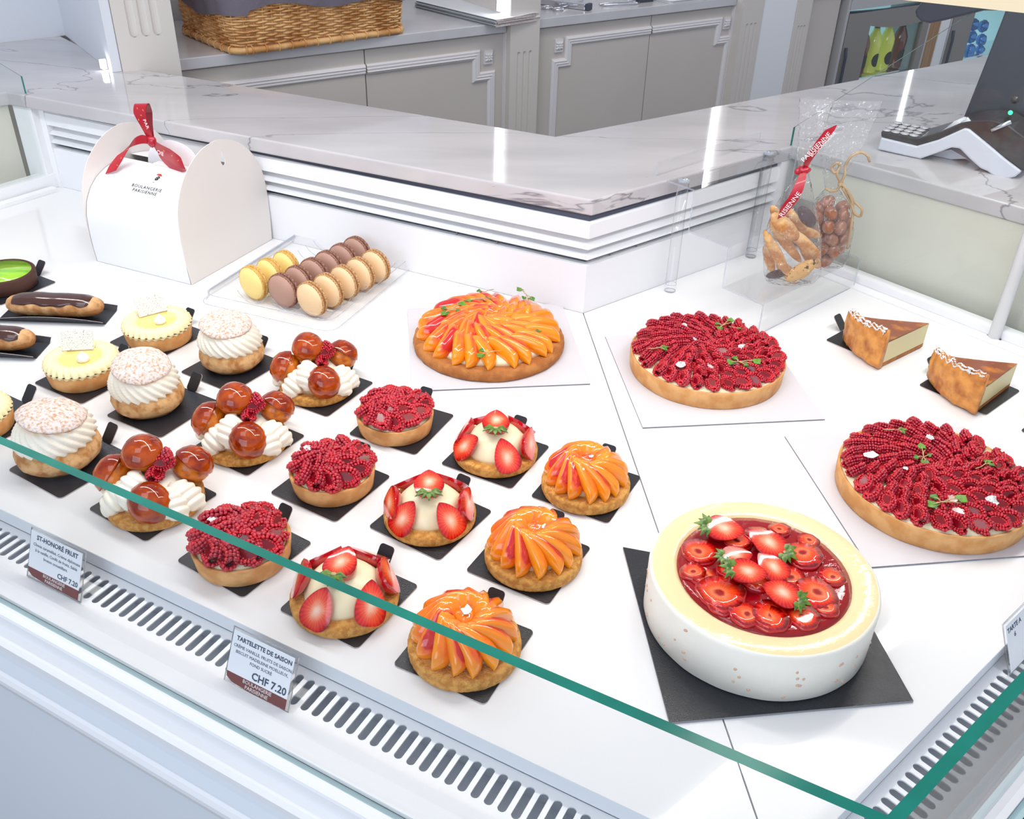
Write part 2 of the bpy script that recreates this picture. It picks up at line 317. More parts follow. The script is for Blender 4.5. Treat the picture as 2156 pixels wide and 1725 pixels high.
    def mesh(s, name, mats):
        me = bpy.data.meshes.new(name); me.from_pydata(s.v, [], s.f)
        for m_ in mats: me.materials.append(M[m_] if isinstance(m_, str) else m_)
        me.polygons.foreach_set('material_index', s.m); me.polygons.foreach_set('use_smooth', s.s)
        b = bmesh.new(); b.from_mesh(me); bmesh.ops.delete(b, geom=[v_ for v_ in b.verts if not v_.link_faces], context='VERTS'); bmesh.ops.recalc_face_normals(b, faces=b.faces); b.to_mesh(me); b.free(); me.update(); return me
    def build(s, name, mats, parent=None, mx=None, **kw): return obj(name, s.mesh(name, mats), parent, mx, **kw)
def obj(name, me, parent=None, mx=None, label=None, cat=None, group=None, kind=None, sub=None, bevel=0):
    o = bpy.data.objects.new(name, me); col.objects.link(o)
    if parent is not None: o.parent = parent
    if mx is not None: o.matrix_basis = mx
    if bevel:
        b = o.modifiers.new('bevel', 'BEVEL'); b.width = bevel; b.segments = 2; b.limit_method = 'ANGLE'; b.angle_limit = .6
    tag(o, label, cat, group, kind); return o
def tag(o, label=None, cat=None, group=None, kind=None):
    if label: o['label'] = label
    if cat: o['category'] = cat
    if group: o['group'] = group
    if kind: o['kind'] = kind
    return o
def thing(name, label, cat, loc=(0, 0, 0), rz=0, group=None):
    o = bpy.data.objects.new(name, None); col.objects.link(o); o.location = loc; o.rotation_euler = (0, 0, rz); o.empty_display_size = .02
    return tag(o, label, cat, group)
T = Matrix.Translation
def Rz(a): return Matrix.Rotation(a, 4, 'Z')
def Rx(a): return Matrix.Rotation(a, 4, 'X')
def Ry(a): return Matrix.Rotation(a, 4, 'Y')
def S(x, y=None, z=None): return Matrix.Diagonal((x, y or x, z or x, 1))
def nz(x, y, z, s): return mnoise.noise(Vector((x*s, y*s, z*s)))
def inter(p, d, q, e):
    A = np.array([[d[0], -e[0]], [d[1], -e[1]]]); t = np.linalg.solve(A, np.array(q)-np.array(p)); return np.array(p)+t[0]*np.array(d)
def rrect(w_, h_, r, n=5):
    pts = []
    for cx, cy, a0 in ((w_/2-r, h_/2-r, 0), (-w_/2+r, h_/2-r, 90), (-w_/2+r, -h_/2+r, 180), (w_/2-r, -h_/2+r, 270)):
        for i in range(n): a = math.radians(a0+90*i/(n-1)); pts.append((cx+r*math.cos(a), cy+r*math.sin(a)))
    return pts
def text(s, size, mi_mat, name, parent, mx, align='CENTER', bold=0, shear=0, ext=.0001, space=1):
    cu = bpy.data.curves.new('t', 'FONT'); cu.body = s; cu.size = size; cu.align_x = align; cu.extrude = ext; cu.offset = bold; cu.space_character = space; cu.resolution_u = 2
    to = bpy.data.objects.new('t', cu); col.objects.link(to); dg = bpy.context.evaluated_depsgraph_get()
    me = bpy.data.meshes.new_from_object(to.evaluated_get(dg)); bpy.data.objects.remove(to); me.materials.clear(); me.materials.append(M[mi_mat]); me.name = name
    return obj(name, me, parent, mx)

# ============================================================ STRUCTURE / DISPLAY CASE
uL = np.array([.8797, -.4755]); mL = np.array([-.4755, -.8797]); kL = -.463
uR = np.array([.758, .652]); mR = np.array([.652, -.758]); kR = -.1646
def corner(o): return np.linalg.solve(np.array([mL, mR]), np.array([kL+o, kR+o]))
LEN_L, LEN_R = 1.35, .85
def grow(o): return o+.0070*min(1, max(0, o)/.08)      # the left run widens slightly towards the corner
def sweep(prof, mis, mb, close=False, sides='LR'):
    vs = []
    for o, z in prof:
        c = corner(grow(o)); a = corner(0)-uL*LEN_L+mL*(2*o-grow(o)); b = corner(0)+uR*LEN_R+mR*grow(o)
        vs += [(a[0], a[1], z), (c[0], c[1], z), (b[0], b[1], z)]
    k = len(prof); fs = []; ms = []
    for j in range(k if close else k-1):
        j2 = (j+1) % k
        for q in [i_ for i_ in range(2) if 'LR'[i_] in sides]: fs.append((3*j+q, 3*j+q+1, 3*j2+q+1, 3*j2+q)); ms.append(mis[j] if isinstance(mis, (list, tuple)) else mis)
    for f, m_ in zip(fs, ms): pass
    o_ = len(mb.v); mb.v += vs
    for f, m_ in zip(fs, ms): mb.f.append(tuple(i+o_ for i in f)); mb.m.append(m_); mb.s.append(False)
    if close:
        for q in (0, 2): mb.f.append(tuple(o_+3*j+q for j in range(k))); mb.m.append(mis if isinstance(mis, int) else mis[0]); mb.s.append(False)
    return mb
FLZ = -.88
fl = MB().box(-3.5, 4.5, -2.5, 5.2, FLZ-.05, FLZ); o = fl.build('floor', [mat('dark_floor_tiles', (.05, .055, .06), .35, col2=(.08, .08, .085), nscale=3)]); tag(o, kind='structure')
CB = Vector((-.1, .95, FLZ)); case = thing('display_case', 'white glass fronted corner display case holding all the pastries', 'display case', CB)
CI = T(-CB)
# deck panels
rc = np.array([.131, 1.347]); rdL = np.array([-.8955, .445]); rdR = np.array([.7815, .6236]); rmL = np.array([-.445, -.8955]); rmR = np.array([.6236, -.7815])
c0 = corner(0); lf = c0-uL*LEN_L; rf = c0+uR*LEN_R
lr = rc+rdL*1.30; rr = rc+rdR*.46
g = .0008
sd = (c0-rc)/np.linalg.norm(c0-rc); sn = np.array([-sd[1], sd[0]])*g
divd = np.array([.645, -.764])
rre = rr+divd*.9
MB().prism([tuple(x) for x in (lr, lf, c0-sn*1, rc-sn*1)][::-1] if (sn[0] > 0) else [tuple(x) for x in (lr, lf, c0+sn, rc+sn)][::-1], -.018, 0).build('deck_panel', ['deck'], case, CI)
MB().prism([tuple(x) for x in (rc+(sn if sn[0] > 0 else -sn), c0+(sn if sn[0] > 0 else -sn), rf, rre, rr)], -.018, 0).build('deck_panel', ['deck'], case, CI)
# dark cavity under the deck, and riser
cav = MB(); sweep([(-.08, -.0185), (-.0005, -.0185), (-.0005, -.05), (.055, -.05), (.055, -.0215)], 0, cav); cav.build('air_duct', ['tray_in'], case, CI)
rs = MB(); sweep([(-.001, -.0185), (.0006, -.0185), (.0006, -.0005), (-.001, -.0005)], 0, rs, True); rs.build('deck_lip', ['greytrim'], case, CI)
# vent grilles with real slots
def grille(side):
    mb = MB(); p = .0131; n = 90 if side == 'L' else 52
    u, m_ = (-uL, mL) if side == 'L' else (uR, mR); 
    h = .0041; a0, a1 = .0092+h, .0440-h; A, B = .0006, .0570
    ex = 24
    st = []
    for i in range(ex):
        t = 2*PI*i/ex; c_, s_ = math.cos(t), math.sin(t); st.append((h*c_, (a1 if s_ > 0 else a0)+h*s_))
    def outer(t):
        c_, s_ = math.cos(t), math.sin(t); hx = p/2; mid = (A+B)/2; hy = (B-A)/2
        k = min(hx/abs(c_) if abs(c_) > 1e-9 else 9, hy/abs(s_) if abs(s_) > 1e-9 else 9); return (c_*k, mid+s_*k)
    corners = [math.atan2(s1*(B-A)/2, s2*p/2) for s1, s2 in ((1, 1), (1, -1), (-1, -1), (-1, 1))]
    angs = [2*PI*i/ex for i in range(ex)]
    so = []
    for t, (x, y) in zip(angs, st):
        th = math.atan2(y-(A+B)/2, x); so.append(outer(th))
    # make sure the four cell corners are hit
    for cc in corners:
        cxy = outer(cc); k = min(range(ex), key=lambda i: (so[i][0]-cxy[0])**2+(so[i][1]-cxy[1])**2); so[k] = cxy
    base = corner(0)
    off0 = .030
    for k in range(n):
        cs = off0+p*(k+.5); o = len(mb.v); kf = (1-.11*min(1, cs/.85)) if side == 'L' else 1.0
        for (x, y) in so+st:
            q = base+u*(cs+x)+m_*(y*kf if y < .05 else y); mb.v.append((q[0], q[1], -.020))
        for (x, y) in st:
            q = base+u*(cs+x)+m_*(y*kf if y < .05 else y); mb.v.append((q[0], q[1], -.0215))
        for i in range(ex):
            j = (i+1) % ex
            mb.f.append((o+i, o+j, o+ex+j, o+ex+i)); mb.m.append(0); mb.s.append(False)
            mb.f.append((o+ex+i, o+ex+j, o+2*ex+j, o+2*ex+i)); mb.m.append(0); mb.s.append(False)
    # corner filler
    f = [corner(A), corner(B), base+u*off0+m_*B, base+u*off0+m_*A]
    mb.add([(q[0], q[1], -.020) for q in f], [(0, 1, 2, 3)], 0, False)
    e0 = base+u*(off0+p*n); L_ = LEN_L if side == 'L' else LEN_R; e1 = base+u*L_
    f = [e0+m_*A, e0+m_*B, e1+m_*B, e1+m_*A]; mb.add([(q[0], q[1], -.020) for q in f], [(0, 1, 2, 3)], 0, False)
    return mb
grille('L').build('vent_grille', ['white'], case, CI); grille('R').build('vent_grille', ['white'], case, CI)
# ledge and outer trims (profile read from the photo), mitred round the corner
tr = MB(); sweep([(.0500, -.0205), (.0505, -.0175), (.0809, -.0185), (.0809, -.024)], 0, tr); tr.build('inner_ledge', ['whitem'], case, CI)
tr = MB(); sweep([(.0811, -.0248), (.0892, -.0248)], 0, tr); tr.build('glass_seal', [mat('pale_blue_green_seal', (.50, .68, .70), .4)], case, CI)
tr = MB(); sweep([(.0892, -.024), (.0892, -.0185), (.099, -.0195), (.1005, -.0215), (.1035, -.033), (.113, -.036), (.1175, -.039), (.1185, -.046)], 0, tr, sides='L'); tr.build('outer_trim', ['white'], case, CI)
tr = MB(); sweep([(.1185, -.046), (.1195, -.055), (.1225, -.072), (.1215, -.078)], 0, tr, sides='L'); tr.build('cove_trim', ['frontpanel'], case, CI)
tr = MB(); sweep([(.1215, -.078), (.1245, -.080), (.1272, -.085), (.1278, -.090), (.1272, -.096), (.1245, -.100), (.122, -.101)], 0, tr, sides='L'); tr.build('moulding', ['white'], case, CI)
tr = MB(); sweep([(.0745, -.024), (.0745, -.0190), (.0775, -.0200), (.0785, -.023), (.0785, -.046)], 0, tr, sides='R'); tr.build('outer_trim', ['white'], case, CI)
for side in 'LR':
    u, m_, L_ = (-uL, mL, LEN_L) if side == 'L' else (uR, mR, LEN_R)
    o1 = .118 if side == 'L' else .0775; c_ = corner(0)
    a = np.array(corner(grow(o1))) if side == 'L' else c_+m_*grow(o1)-u*.03; b = c_+u*L_+m_*((2*o1-grow(o1)) if side == 'L' else grow(o1)); a2 = a-m_*.02; b2 = b-m_*.02
    MB().prism([tuple(a), tuple(b), tuple(b2), tuple(a2)], FLZ, -.099 if side == 'L' else -.0455).build('front_panel', ['frontpanel' if side == 'L' else mat('dark_front_panel', (.01, .02, .025), .3)], case, CI)
# front glass
def slab(pts, th, nrm, mb, mi=0, me=1, skip=()):
    n = len(pts); d = Vector((*nrm, 0))*th; a = [Vector(p) for p in pts]; b = [p+d for p in a]
    mb.add(a+b, [tuple(range(n)), tuple(range(2*n-1, n-1, -1))], mi, False); o = len(mb.v)-2*n
    for i in range(n): j = (i+1) % n; mb.f.append((o+i, o+j, o+n+j, o+n+i)); mb.m.append(me); mb.s.append(False)
    return mb
GZ0, GZ1 = -.0245, .2040
for side in 'LR':     # the panes lean in slightly towards their polished top edge
    u, m_, L_ = (-uL, mL, LEN_L) if side == 'L' else (uR, mR, LEN_R); c_ = corner(0); th_ = .0080
    ib, it = (.0810, .0700) if side == 'L' else (.0740, .0690)
    cb, ct, cb2, ct2 = [np.linalg.solve(np.array([mL, mR]), np.array([kL+q0_, kR+q1_])) for q0_, q1_ in ((.0868, .0740), (.0680, .0665), (.0868+th_, .0740+th_), (.0680+th_, .0665+th_))]
    e0 = c_+u*L_; vs = [(*cb, GZ0), (*(e0+m_*ib), GZ0), (*(e0+m_*(it+.002)), GZ1), (*ct, GZ1), (*cb2, GZ0), (*(e0+m_*(ib+th_)), GZ0), (*(e0+m_*(it+.002+th_)), GZ1), (*ct2, GZ1)]
    mb = MB(); mb.add(vs, [(0, 1, 2, 3), (7, 6, 5, 4)], 0, False); mb.add(vs, [(3, 2, 6, 7), (1, 5, 6, 2), (0, 3, 7, 4)], 1, False)
    mb.build('front_glass', ['glassf', 'green'], case, CI)
# rear riser: panel, louvers, beam
def rcorner(o): return np.linalg.solve(np.array([rmL, rmR]), np.array([rmL@rc+o, rmR@rc+o]))
LL, LR = 1.155, .455
def rsweep(prof, mb, mi=0, close=True, l0=None, l1=None):
    o_ = len(mb.v)
    for o, z in prof:
        c = rcorner(o); a = rc+rdL*(l0 or LL)+rmL*o; b = rc+rdR*(l1 or LR)+rmR*o
        mb.v += [(a[0], a[1], z), (c[0], c[1], z), (b[0], b[1], z)]
    k = len(prof)
    for j in range(k if close else k-1):
        j2 = (j+1) % k
        for q in range(2): mb.f.append((o_+3*j+q, o_+3*j+q+1, o_+3*j2+q+1, o_+3*j2+q)); mb.m.append(mi); mb.s.append(False)
    if close:
        for q in (0, 2): mb.f.append(tuple(o_+3*j+q for j in range(k))); mb.m.append(mi); mb.s.append(False)
    return mb
rsweep([(0, .0003), (0, .0815), (-.012, .0830), (-.012, .0003)], MB()).build('rear_panel', ['whitem'], case, CI)
rsweep([(-.035, .0003), (-.035, .128), (-.05, .128), (-.05, .0003)], MB()).build('louver_back', ['louver_in'], case, CI)
for z in (.0935, .1105):
    rsweep([(-.002, z-.002), (.0015, z-.001), (.0015, z+.001), (-.024, z+.0125), (-.026, z+.0115)], MB()).build('louver_blade', ['white'], case, CI)
rsweep([(.002, .1280), (.002, .1515), (-.001, .1540), (-.05, .1540), (-.05, .1280)], MB()).build('top_beam', ['white'], case, CI)
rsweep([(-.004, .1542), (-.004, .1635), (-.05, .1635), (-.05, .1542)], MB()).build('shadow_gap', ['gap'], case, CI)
for s_, zz in ((.16, 0), (.235, 0), (.055, 1), (.115, 1)):
    d_, m_ = (rdL, rmL) if not zz else (rdR, rmR); q = rc+d_*s_
    MB().prism([tuple(q-m_*.006), tuple(q+d_*.0012-m_*.006), tuple(q+d_*.0012-m_*.034), tuple(q-m_*.034)], .0835, .0905).build('louver_bracket', ['steeld'], case, CI)
# posts closing the louver at both ends
for e, d_, m_ in ((rc+rdL*LL, rdL, rmL), (rc+rdR*LR, rdR, rmR)):
    a = e+m_*.004; b = e+d_*(.085 if d_[0] < 0 else .045)+m_*.004; MB().prism([tuple(a), tuple(b), tuple(b-m_*.05), tuple(a-m_*.05)], -.01, .1635).build('end_post', ['white'], case, CI)
a = rc+rdL*1.12-rmL*.055; b = rc+rdL*1.60-rmL*.055; MB().prism([tuple(a), tuple(b), tuple(b-rmL*.02), tuple(a-rmL*.02)], -.105, .1630).build('end_filler', ['cream'], case, CI)
# dividers of glass at both ends with their white rails
def divider(name_pts, a, b, th, top):
    pass
def rail(a, b, wd, z0, z1, nm, m_):
    a = np.array(a); b = np.array(b); d = (b-a)/np.linalg.norm(b-a); n_ = np.array([-d[1], d[0]])*wd
    MB().prism([tuple(a), tuple(b), tuple(b+n_), tuple(a+n_)], z0, z1).build(nm, [m_], case, CI)
dRa = np.array([.491, 1.634]); dRd = (np.array([.805, 1.262])-dRa); dRd /= np.linalg.norm(dRd); dRn = np.array([-dRd[1], dRd[0]])
if dRn[0] < 0: dRn = -dRn
a = dRa+dRn*.010
mb = slab([(*(a+dRd*s_), z) for s_, z in ((.004, .012), (.62, .012), (.62, .70), (.545, .70), (.004, .2215))], .006, tuple(dRn), MB()); mb.build('side_glass', ['glass', 'green'], case, CI)
q0 = dRa-dRd*.0; q1 = dRa+dRd*.62
rail(q0-dRn*.002, q1-dRn*.002, .0 or .024*(1 if (np.array([-dRd[1], dRd[0]])@dRn) > 0 else -1), .0004, .013, 'glass_rail', 'white')
rail(q0-dRn*.030, q1-dRn*.030, .020*(1 if (np.array([-dRd[1], dRd[0]])@dRn) > 0 else -1), .0002, .0022, 'floor_strip', 'white')
dLa = np.array([-.905, 1.872]); dLd = np.array([-.070, -.104]); dLd /= np.linalg.norm(dLd); dLn = np.array([-dLd[1], dLd[0]])
if dLn[0] > 0: dLn = -dLn
mb = slab([(*(dLa+dLd*s_+dLn*.006), z) for s_, z in ((.028, .028), (.60, .028), (.60, .70), (.585, .70), (.028, .2215))], .006, tuple(dLn), MB()); mb.build('side_glass', ['glass', 'green'], case, CI)
sg = 1 if (np.array([-dLd[1], dLd[0]])@dLn) > 0 else -1
rail(dLa+dLd*.005-dLn*.0, dLa+dLd*.6, .028*sg, .0004, .029, 'glass_rail', 'white')
rail(dLa+dLd*.03-dLn*.022, dLa+dLd*.6-dLn*.022, .018*sg, .0003, .008, 'floor_strip', 'white')
# white upright rod
q = P(2092, 712); MB().lathe([(.0092, .0004), (.0092, .75)], 24, mx=T(q)).build('upright_rod', ['white'], case, CI)
MB().lathe([(.0112, .0003), (.0112, .0012), (.009, .0013)], 24, mx=T(q)).build('rod_collar', ['gap'], case, CI)
# ---- marble counter
mp_ = [P(-260, 232, .1893), P(12, 194, .1893), P(50, 200, .1893), P(1248, 422, .1893), P(1672, 307, .1893), P(2156, 438, .1893), P(2600, 560, .1893), P(2900, 60, .1893), P(2080, 116, .1893), P(1169, 287, .1893), P(385, 160, .1893), P(262, 142, .1893), P(128, 76, .1893), P(0, 90, .1893), P(-300, 122, .1893)]
mc = MB().prism([(p.x, p.y) for p in mp_], .1639, .1893).build('marble_counter', ['marble']); mc.modifiers.new('b', 'BEVEL').width = .003; mc.modifiers['b'].segments = 3; mc.modifiers['b'].limit_method = 'ANGLE'
tag(mc, 'grey veined polished marble counter top running behind the display case', 'counter')
# counter body below the marble, either side of the case
def panel_line(a, b, z0, z1, name, m_, back=.02, off=.006, parent=None, label=None, cat=None, kind=None):
    a = np.array(a[:2]); b = np.array(b[:2]); d = (b-a)/np.linalg.norm(b-a); n_ = np.array([-d[1], d[0]])
    if n_[1] < 0: n_ = -n_
    a2 = a+n_*off; b2 = b+n_*off
    return MB().prism([tuple(a2), tuple(b2), tuple(b2+n_*back), tuple(a2+n_*back)], z0, z1).build(name, [m_], parent, None, label=label, cat=cat, kind=kind)
panel_line(P(1690, 312, .1893), P(2600, 560, .1893), -.1085, .1632, 'counter_front_panel', 'cream', label='cream panel under the marble counter behind the right side glass', cat='counter panel')
panel_line(P(-260, 232, .1893), P(10, 193, .1893), -.1085, .1632, 'counter_front_panel', 'cream', label='cream panel under the marble counter behind the left side glass', cat='counter panel')
panel_line(P(13, 194, .1893), P(52, 200, .1893), -.1085, .1632, 'counter_front_panel', 'white', label='white panel strip under the marble counter at the left side glass', cat='counter panel')
q = [dRa+dRn*.03, dRa+dRn*.03+dRd*.75, dRa+dRn*.9+dRd*.75, dRa+dRn*.9]
o = MB().prism([tuple(x) for x in q], -.13, -.11).build('neighbour_case_shelf', ['cream']); tag(o, 'cream bottom shelf of the next case beyond the right side glass', 'shelf')
q = [dLa+dLn*.04, dLa+dLn*.04+dLd*.6, dLa+dLn*.7+dLd*.6, dLa+dLn*.7]
o = MB().prism([tuple(x) for x in q], -.13, -.11).build('neighbour_case_shelf', ['cream']); tag(o, 'cream bottom shelf of the next case beyond the left side glass', 'shelf')
# ============================================================ REAR CABINETS
RZ = Rz(RANG); R0 = Matrix.Translation((RA[0], RA[1], 0)) @ RZ      # local x = along the rear wall, y = away from the viewer
def rx(px, py, off=0.): return rear(px, py, off)[0]
sP = {}
sL0, sL1 = rx(257, 139, -.055), rx(380, 153, -.045)
sC0, sC1 = rx(1081.5, 60, -.03), rx(1143, 60, -.03)
s10, s11 = rx(1566, 14, -.03), rx(1609, 14, -.03)
s20, s21 = rx(1677, 30, -.03), rx(1709, 20, -.03)
sEnd = 3.5
# walls
o = MB().box(sL0-.02, sEnd, .42, .47, FLZ, 2.0).build('wall_back', ['wall'], None, R0); tag(o, kind='structure')
def pilaster(a, b, y0, flz, fl_up, label, fw=.010, zb0=None):
    t = MB(); w_ = b-a; n = 3; gap = w_*.2; c = (a+b)/2
    xs = [c-gap, c, c+gap]; D = .004
    # front face with three round-ended grooves built as real channels
    cells = [a]+[ (xs[i]+xs[i+1])/2 for i in range(2)]+[b]
    z0, z1 = flz; ZB, ZT = (FLZ if zb0 is None else zb0), 2.0
    for i in range(3):
        l, r_ = cells[i], cells[i+1]; x = xs[i]; h = fw/2
        t.add([(l, y0, ZB), (r_, y0, ZB), (r_, y0, z0), (l, y0, z0)], [(0, 1, 2, 3)], 0, False)
        t.add([(l, y0, z1), (r_, y0, z1), (r_, y0, ZT), (l, y0, ZT)], [(0, 1, 2, 3)], 0, False)
        t.add([(l, y0, z0), (x-h, y0, z0), (x-h, y0, z1), (l, y0, z1)], [(0, 1, 2, 3)], 0, False)
        t.add([(x+h, y0, z0), (r_, y0, z0), (r_, y0, z1), (x+h, y0, z1)], [(0, 1, 2, 3)], 0, False)
        k = 6
        for j in range(k):
            a0, a1 = PI*j/k, PI*(j+1)/k
            p0 = (x-h*math.cos(a0), y0+D*math.sin(a0)); p1 = (x-h*math.cos(a1), y0+D*math.sin(a1))
            t.add([(*p0, z0), (*p1, z0), (*p1, z1), (*p0, z1)], [(0, 1, 2, 3)], 0, True)
            # rounded end: corners filled as quarter spherical caps
            for zc, sg_ in ((z0, 1), (z1, -1)):
                pass
        for zc, sg_ in ((z0, 1), (z1, -1)):
            pts = [(x-h, y0-.0002, zc)]+[(x-h*math.cos(PI*j/8), y0-.0002, zc+sg_*(h-h*math.sin(PI*j/8))) for j in range(9)]+[(x+h, y0-.0002, zc)]
            # two corner fillets make the groove end round
            left = [(x-h, y0-.0002, zc)]+[(x-h*math.cos(PI*j/16), y0-.0002, zc+sg_*(h-h*math.sin(PI*j/16))) for j in range(9)]
            t.add(left, [tuple(range(len(left)))], 0, False); t.add([(2*x-p[0], p[1], p[2]) for p in left], [tuple(range(len(left)))], 0, False)
    t.add([(a, y0, ZB), (a, .42, ZB), (a, .42, ZT), (a, y0, ZT)], [(0, 1, 2, 3)], 0, False)
    t.add([(b, y0, ZB), (b, .42, ZB), (b, .42, ZT), (b, y0, ZT)], [(0, 1, 2, 3)], 0, False)
    o = t.build('pilaster', ['pillar'], None, R0); tag(o, label, 'pilaster')
    return o
zf = rear(278, 78, -.05)[1]
pilaster(sL0, sL1, -.055, (zf, 1.9), 1, 'cream fluted pilaster left of the wicker basket', .018, -.2)
pilaster(sC0, sC1, -.016, (FLZ+.2, rear(1112, 110, -.03)[1]), 0, 'cream fluted pilaster between the two pairs of cupboards')
pilaster(s10, s11, -.03, (FLZ+.2, rear(1588, 48, -.03)[1]), 0, 'cream fluted pilaster left of the white column')
pilaster(s20, s21, -.03, (FLZ+.2, rear(1692, 53, -.03)[1]), 0, 'cream fluted pilaster right of the white column')
o = MB().box(s11+.001, s20-.001, -.026, .42, FLZ, 2.0).build('white_column', ['white'], None, R0); tag(o, 'plain white column between two fluted pilasters', 'column')
o = MB().box(sL0-.02, sL0-.001, -.050, .42, .1897, 2.0).build('niche_side_panel', ['wall'], None, R0); tag(o, 'white side panel of the niche left of the basket', 'side panel')
nb = P(128, 76, .1893); nb2 = P(0, 90, .1893); dd = np.array([nb2.x-nb.x, nb2.y-nb.y]); dd /= np.linalg.norm(dd); nn_ = np.array([dd[1], -dd[0]])
if nn_[1] < 0: nn_ = -nn_
a = np.array([nb.x, nb.y])-dd*.02; b = a+dd*1.0
o = MB().prism([tuple(a), tuple(b), tuple(b+nn_*.03), tuple(a+nn_*.03)], .1897, 2.0).build('wall_left', ['wall']); tag(o, kind='structure')
# LED strips behind the pilasters
def led(s_, y, label, z0=.19, z1=1.5):
    t = thing('led_strip_light', label, 'light strip', R0 @ Vector((s_, y, z0)), RANG)
    MB().box(-.005, .005, -.004, .004, 0, z1-z0).build('diffuser', ['strip'], t); MB().box(-.007, .007, .0042, .008, 0, z1-z0).build('channel', ['steel'], t)
led(sC0-.010, .022, 'vertical white light strip in the niche left of the middle pilaster', .215)
led(s10-.010, .022, 'vertical white light strip in the niche left of the white column', .215)
led(sL0-.030, -.028, 'short added light making the glow at the foot of the leftmost pilaster', .1935, .212)  # small light added only to make the glow on the marble here
led(rx(1913, 100, 0), -.035, 'vertical light strip beside the right drinks fridge', .215)
# worktops
def worktop(a, b, label):
    o = MB().box(a, b, 0, .418, .164, .1893).build('worktop', ['worktop'], None, R0, bevel=.002); tag(o, label, 'worktop')
worktop(sL1+.0015, sC0-.0015, 'grey stone worktop under the wicker basket')
worktop(sC1+.0015, s10-.0015, 'grey stone worktop carrying scissors and utensils')
worktop(s21+.0015, sEnd, 'grey stone worktop above the drinks fridges')
# cupboards
def door(parent, a, b, mould, ros, label=None):
    mb = MB().box(a, b, .015, .035, FLZ+.1, .160); d = mb.build('door', ['cab'], parent, bevel=.001)
    # moulding: path of (s,z) with a three-step section
    t = MB(); pts = mould; sec = [(-.013, 0), (-.013, .004), (-.006, .009), (-.004, .006), (.001, .008), (.003, .005), (.008, .006), (.012, .003), (.012, 0)]
    n = len(pts); rows = []
    for i, p in enumerate(pts):
        p = np.array(p); d0 = None; d1 = None
        if i > 0: d0 = p-np.array(pts[i-1]); d0 = d0/np.linalg.norm(d0)
        if i < n-1: d1 = np.array(pts[i+1])-p; d1 = d1/np.linalg.norm(d1)
        if d0 is None: d0 = d1
        if d1 is None: d1 = d0
        n0 = np.array([-d0[1], d0[0]]); n1 = np.array([-d1[1], d1[0]]); mt = n0+n1; mt = mt/max(.2, (mt@mt)/2)
        rows.append([(p[0]+mt[0]*o_, .015-h, p[1]+mt[1]*o_) for o_, h in sec])
    k = len(sec); vs = [v for r in rows for v in r]
    t.add(vs, [(i*k+j, i*k+j+1, (i+1)*k+j+1, (i+1)*k+j) for i in range(n-1) for j in range(k-1)], 0, False)
    t.build('moulding', ['cabw'], d)
    if ros:
        x, z = ros; r = MB().box(-.016, .016, .010, .0148, -.022, .022)
        for q in range(8):
            an = q*PI/4; L_ = .013 if q % 2 == 0 else .017
            r.ell((0, 0, 0), (L_*.5, .0035, .0045), 8, 6, 0, T((x*0, 0, 0)) @ Matrix.Rotation(an, 4, 'Y') @ T((L_*.62, .0085, 0)))
        r.ell((0, .008, 0), (.0045, .004, .0045), 10, 6)
        r.build('rosette', ['cabw'], d, T((x, 0, z)) @ S(.85, 1, .8))
    return d
cz = .113
c1 = thing('cupboard', 'pair of taupe cupboard doors below the wicker basket', 'cupboard', R0 @ Vector((0, 0, FLZ)), RANG, None)
def W(p): return p
gap1 = rx(770, 160, .015); gap2 = rx(1362, 140, .015); fr1 = rx(1069, 68, .015); fr4 = rx(1560, 60, .015)
c1b = thing('cupboard', 'taupe cupboard pair right of the middle pilaster', 'cupboard', R0 @ Vector((1.3, 0, FLZ)), RANG)
class Off:
    pass
def child_world(parent_x):    # helper empties keep doors in rear-wall coordinates
    return T((-parent_x, 0, -FLZ))
def mkdoors(th, px_, doors, frame):
    X = child_world(px_)
    for a, b, mo, ro in doors:
        d = door(None, a, b, mo, ro); d.parent = th; d.matrix_basis = X
    for (a, b) in frame:
        MB().box(a, b, .004, .418, FLZ, .1625).build('stile', ['cabw'], th, X)
    MB().box(doors[0][0]+.0, doors[-1][1], .04, .41, FLZ, .1625).build('carcass', ['gap'], th, X)
zt = .113; zn = .055; zb = FLZ+.2
ms2 = [rx(1004, 150, .01), rx(1035, 200, .01)]
mkdoors(c1, 0, [
    (sL1+.003, gap1-.0015, [(gap1-.002, zt), (sL1+.10, zt), (sL1+.10, zn), (sL1+.05, zn), (sL1+.05, zb)], None),
    (gap1+.0015, fr1-.0015, [(gap1+.002, zt)][0:1]+[(ms2[0], zt), (ms2[0], zn), (ms2[1], zn), (ms2[1], zb)], (rx(1029, 130, .01), .104))],
    [(fr1+.001, sC0-.002)])
ms3 = [rx(1197, 120, .01), rx(1167, 200, .01)]; ms4 = [rx(1511, 85, .01), rx(1524, 150, .01)]
mkdoors(c1b, 1.3, [
    (sC1+.003, gap2-.0015, [(ms3[1], zb), (ms3[1], zn+.006), (ms3[0], zn+.006), (ms3[0], zt+.006), (gap2-.002, zt+.006)][::-1], (rx(1177, 110, .01), .110)),
    (gap2+.0015, fr4-.0015, [(gap2+.002, zt+.006), (ms4[0], zt+.006), (ms4[0], zn+.006), (ms4[1], zn+.006), (ms4[1], zb)], (rx(1529, 64, .01), .112))],
    [(fr4+.001, s10-.002)])
o = MB().box(s21+.002, rx(1768, 60)-.004, .015, .41, FLZ, .1625).build('side_cabinet', ['cab'], None, R0); tag(o, 'plain taupe panel left of the drinks fridges', 'panel')
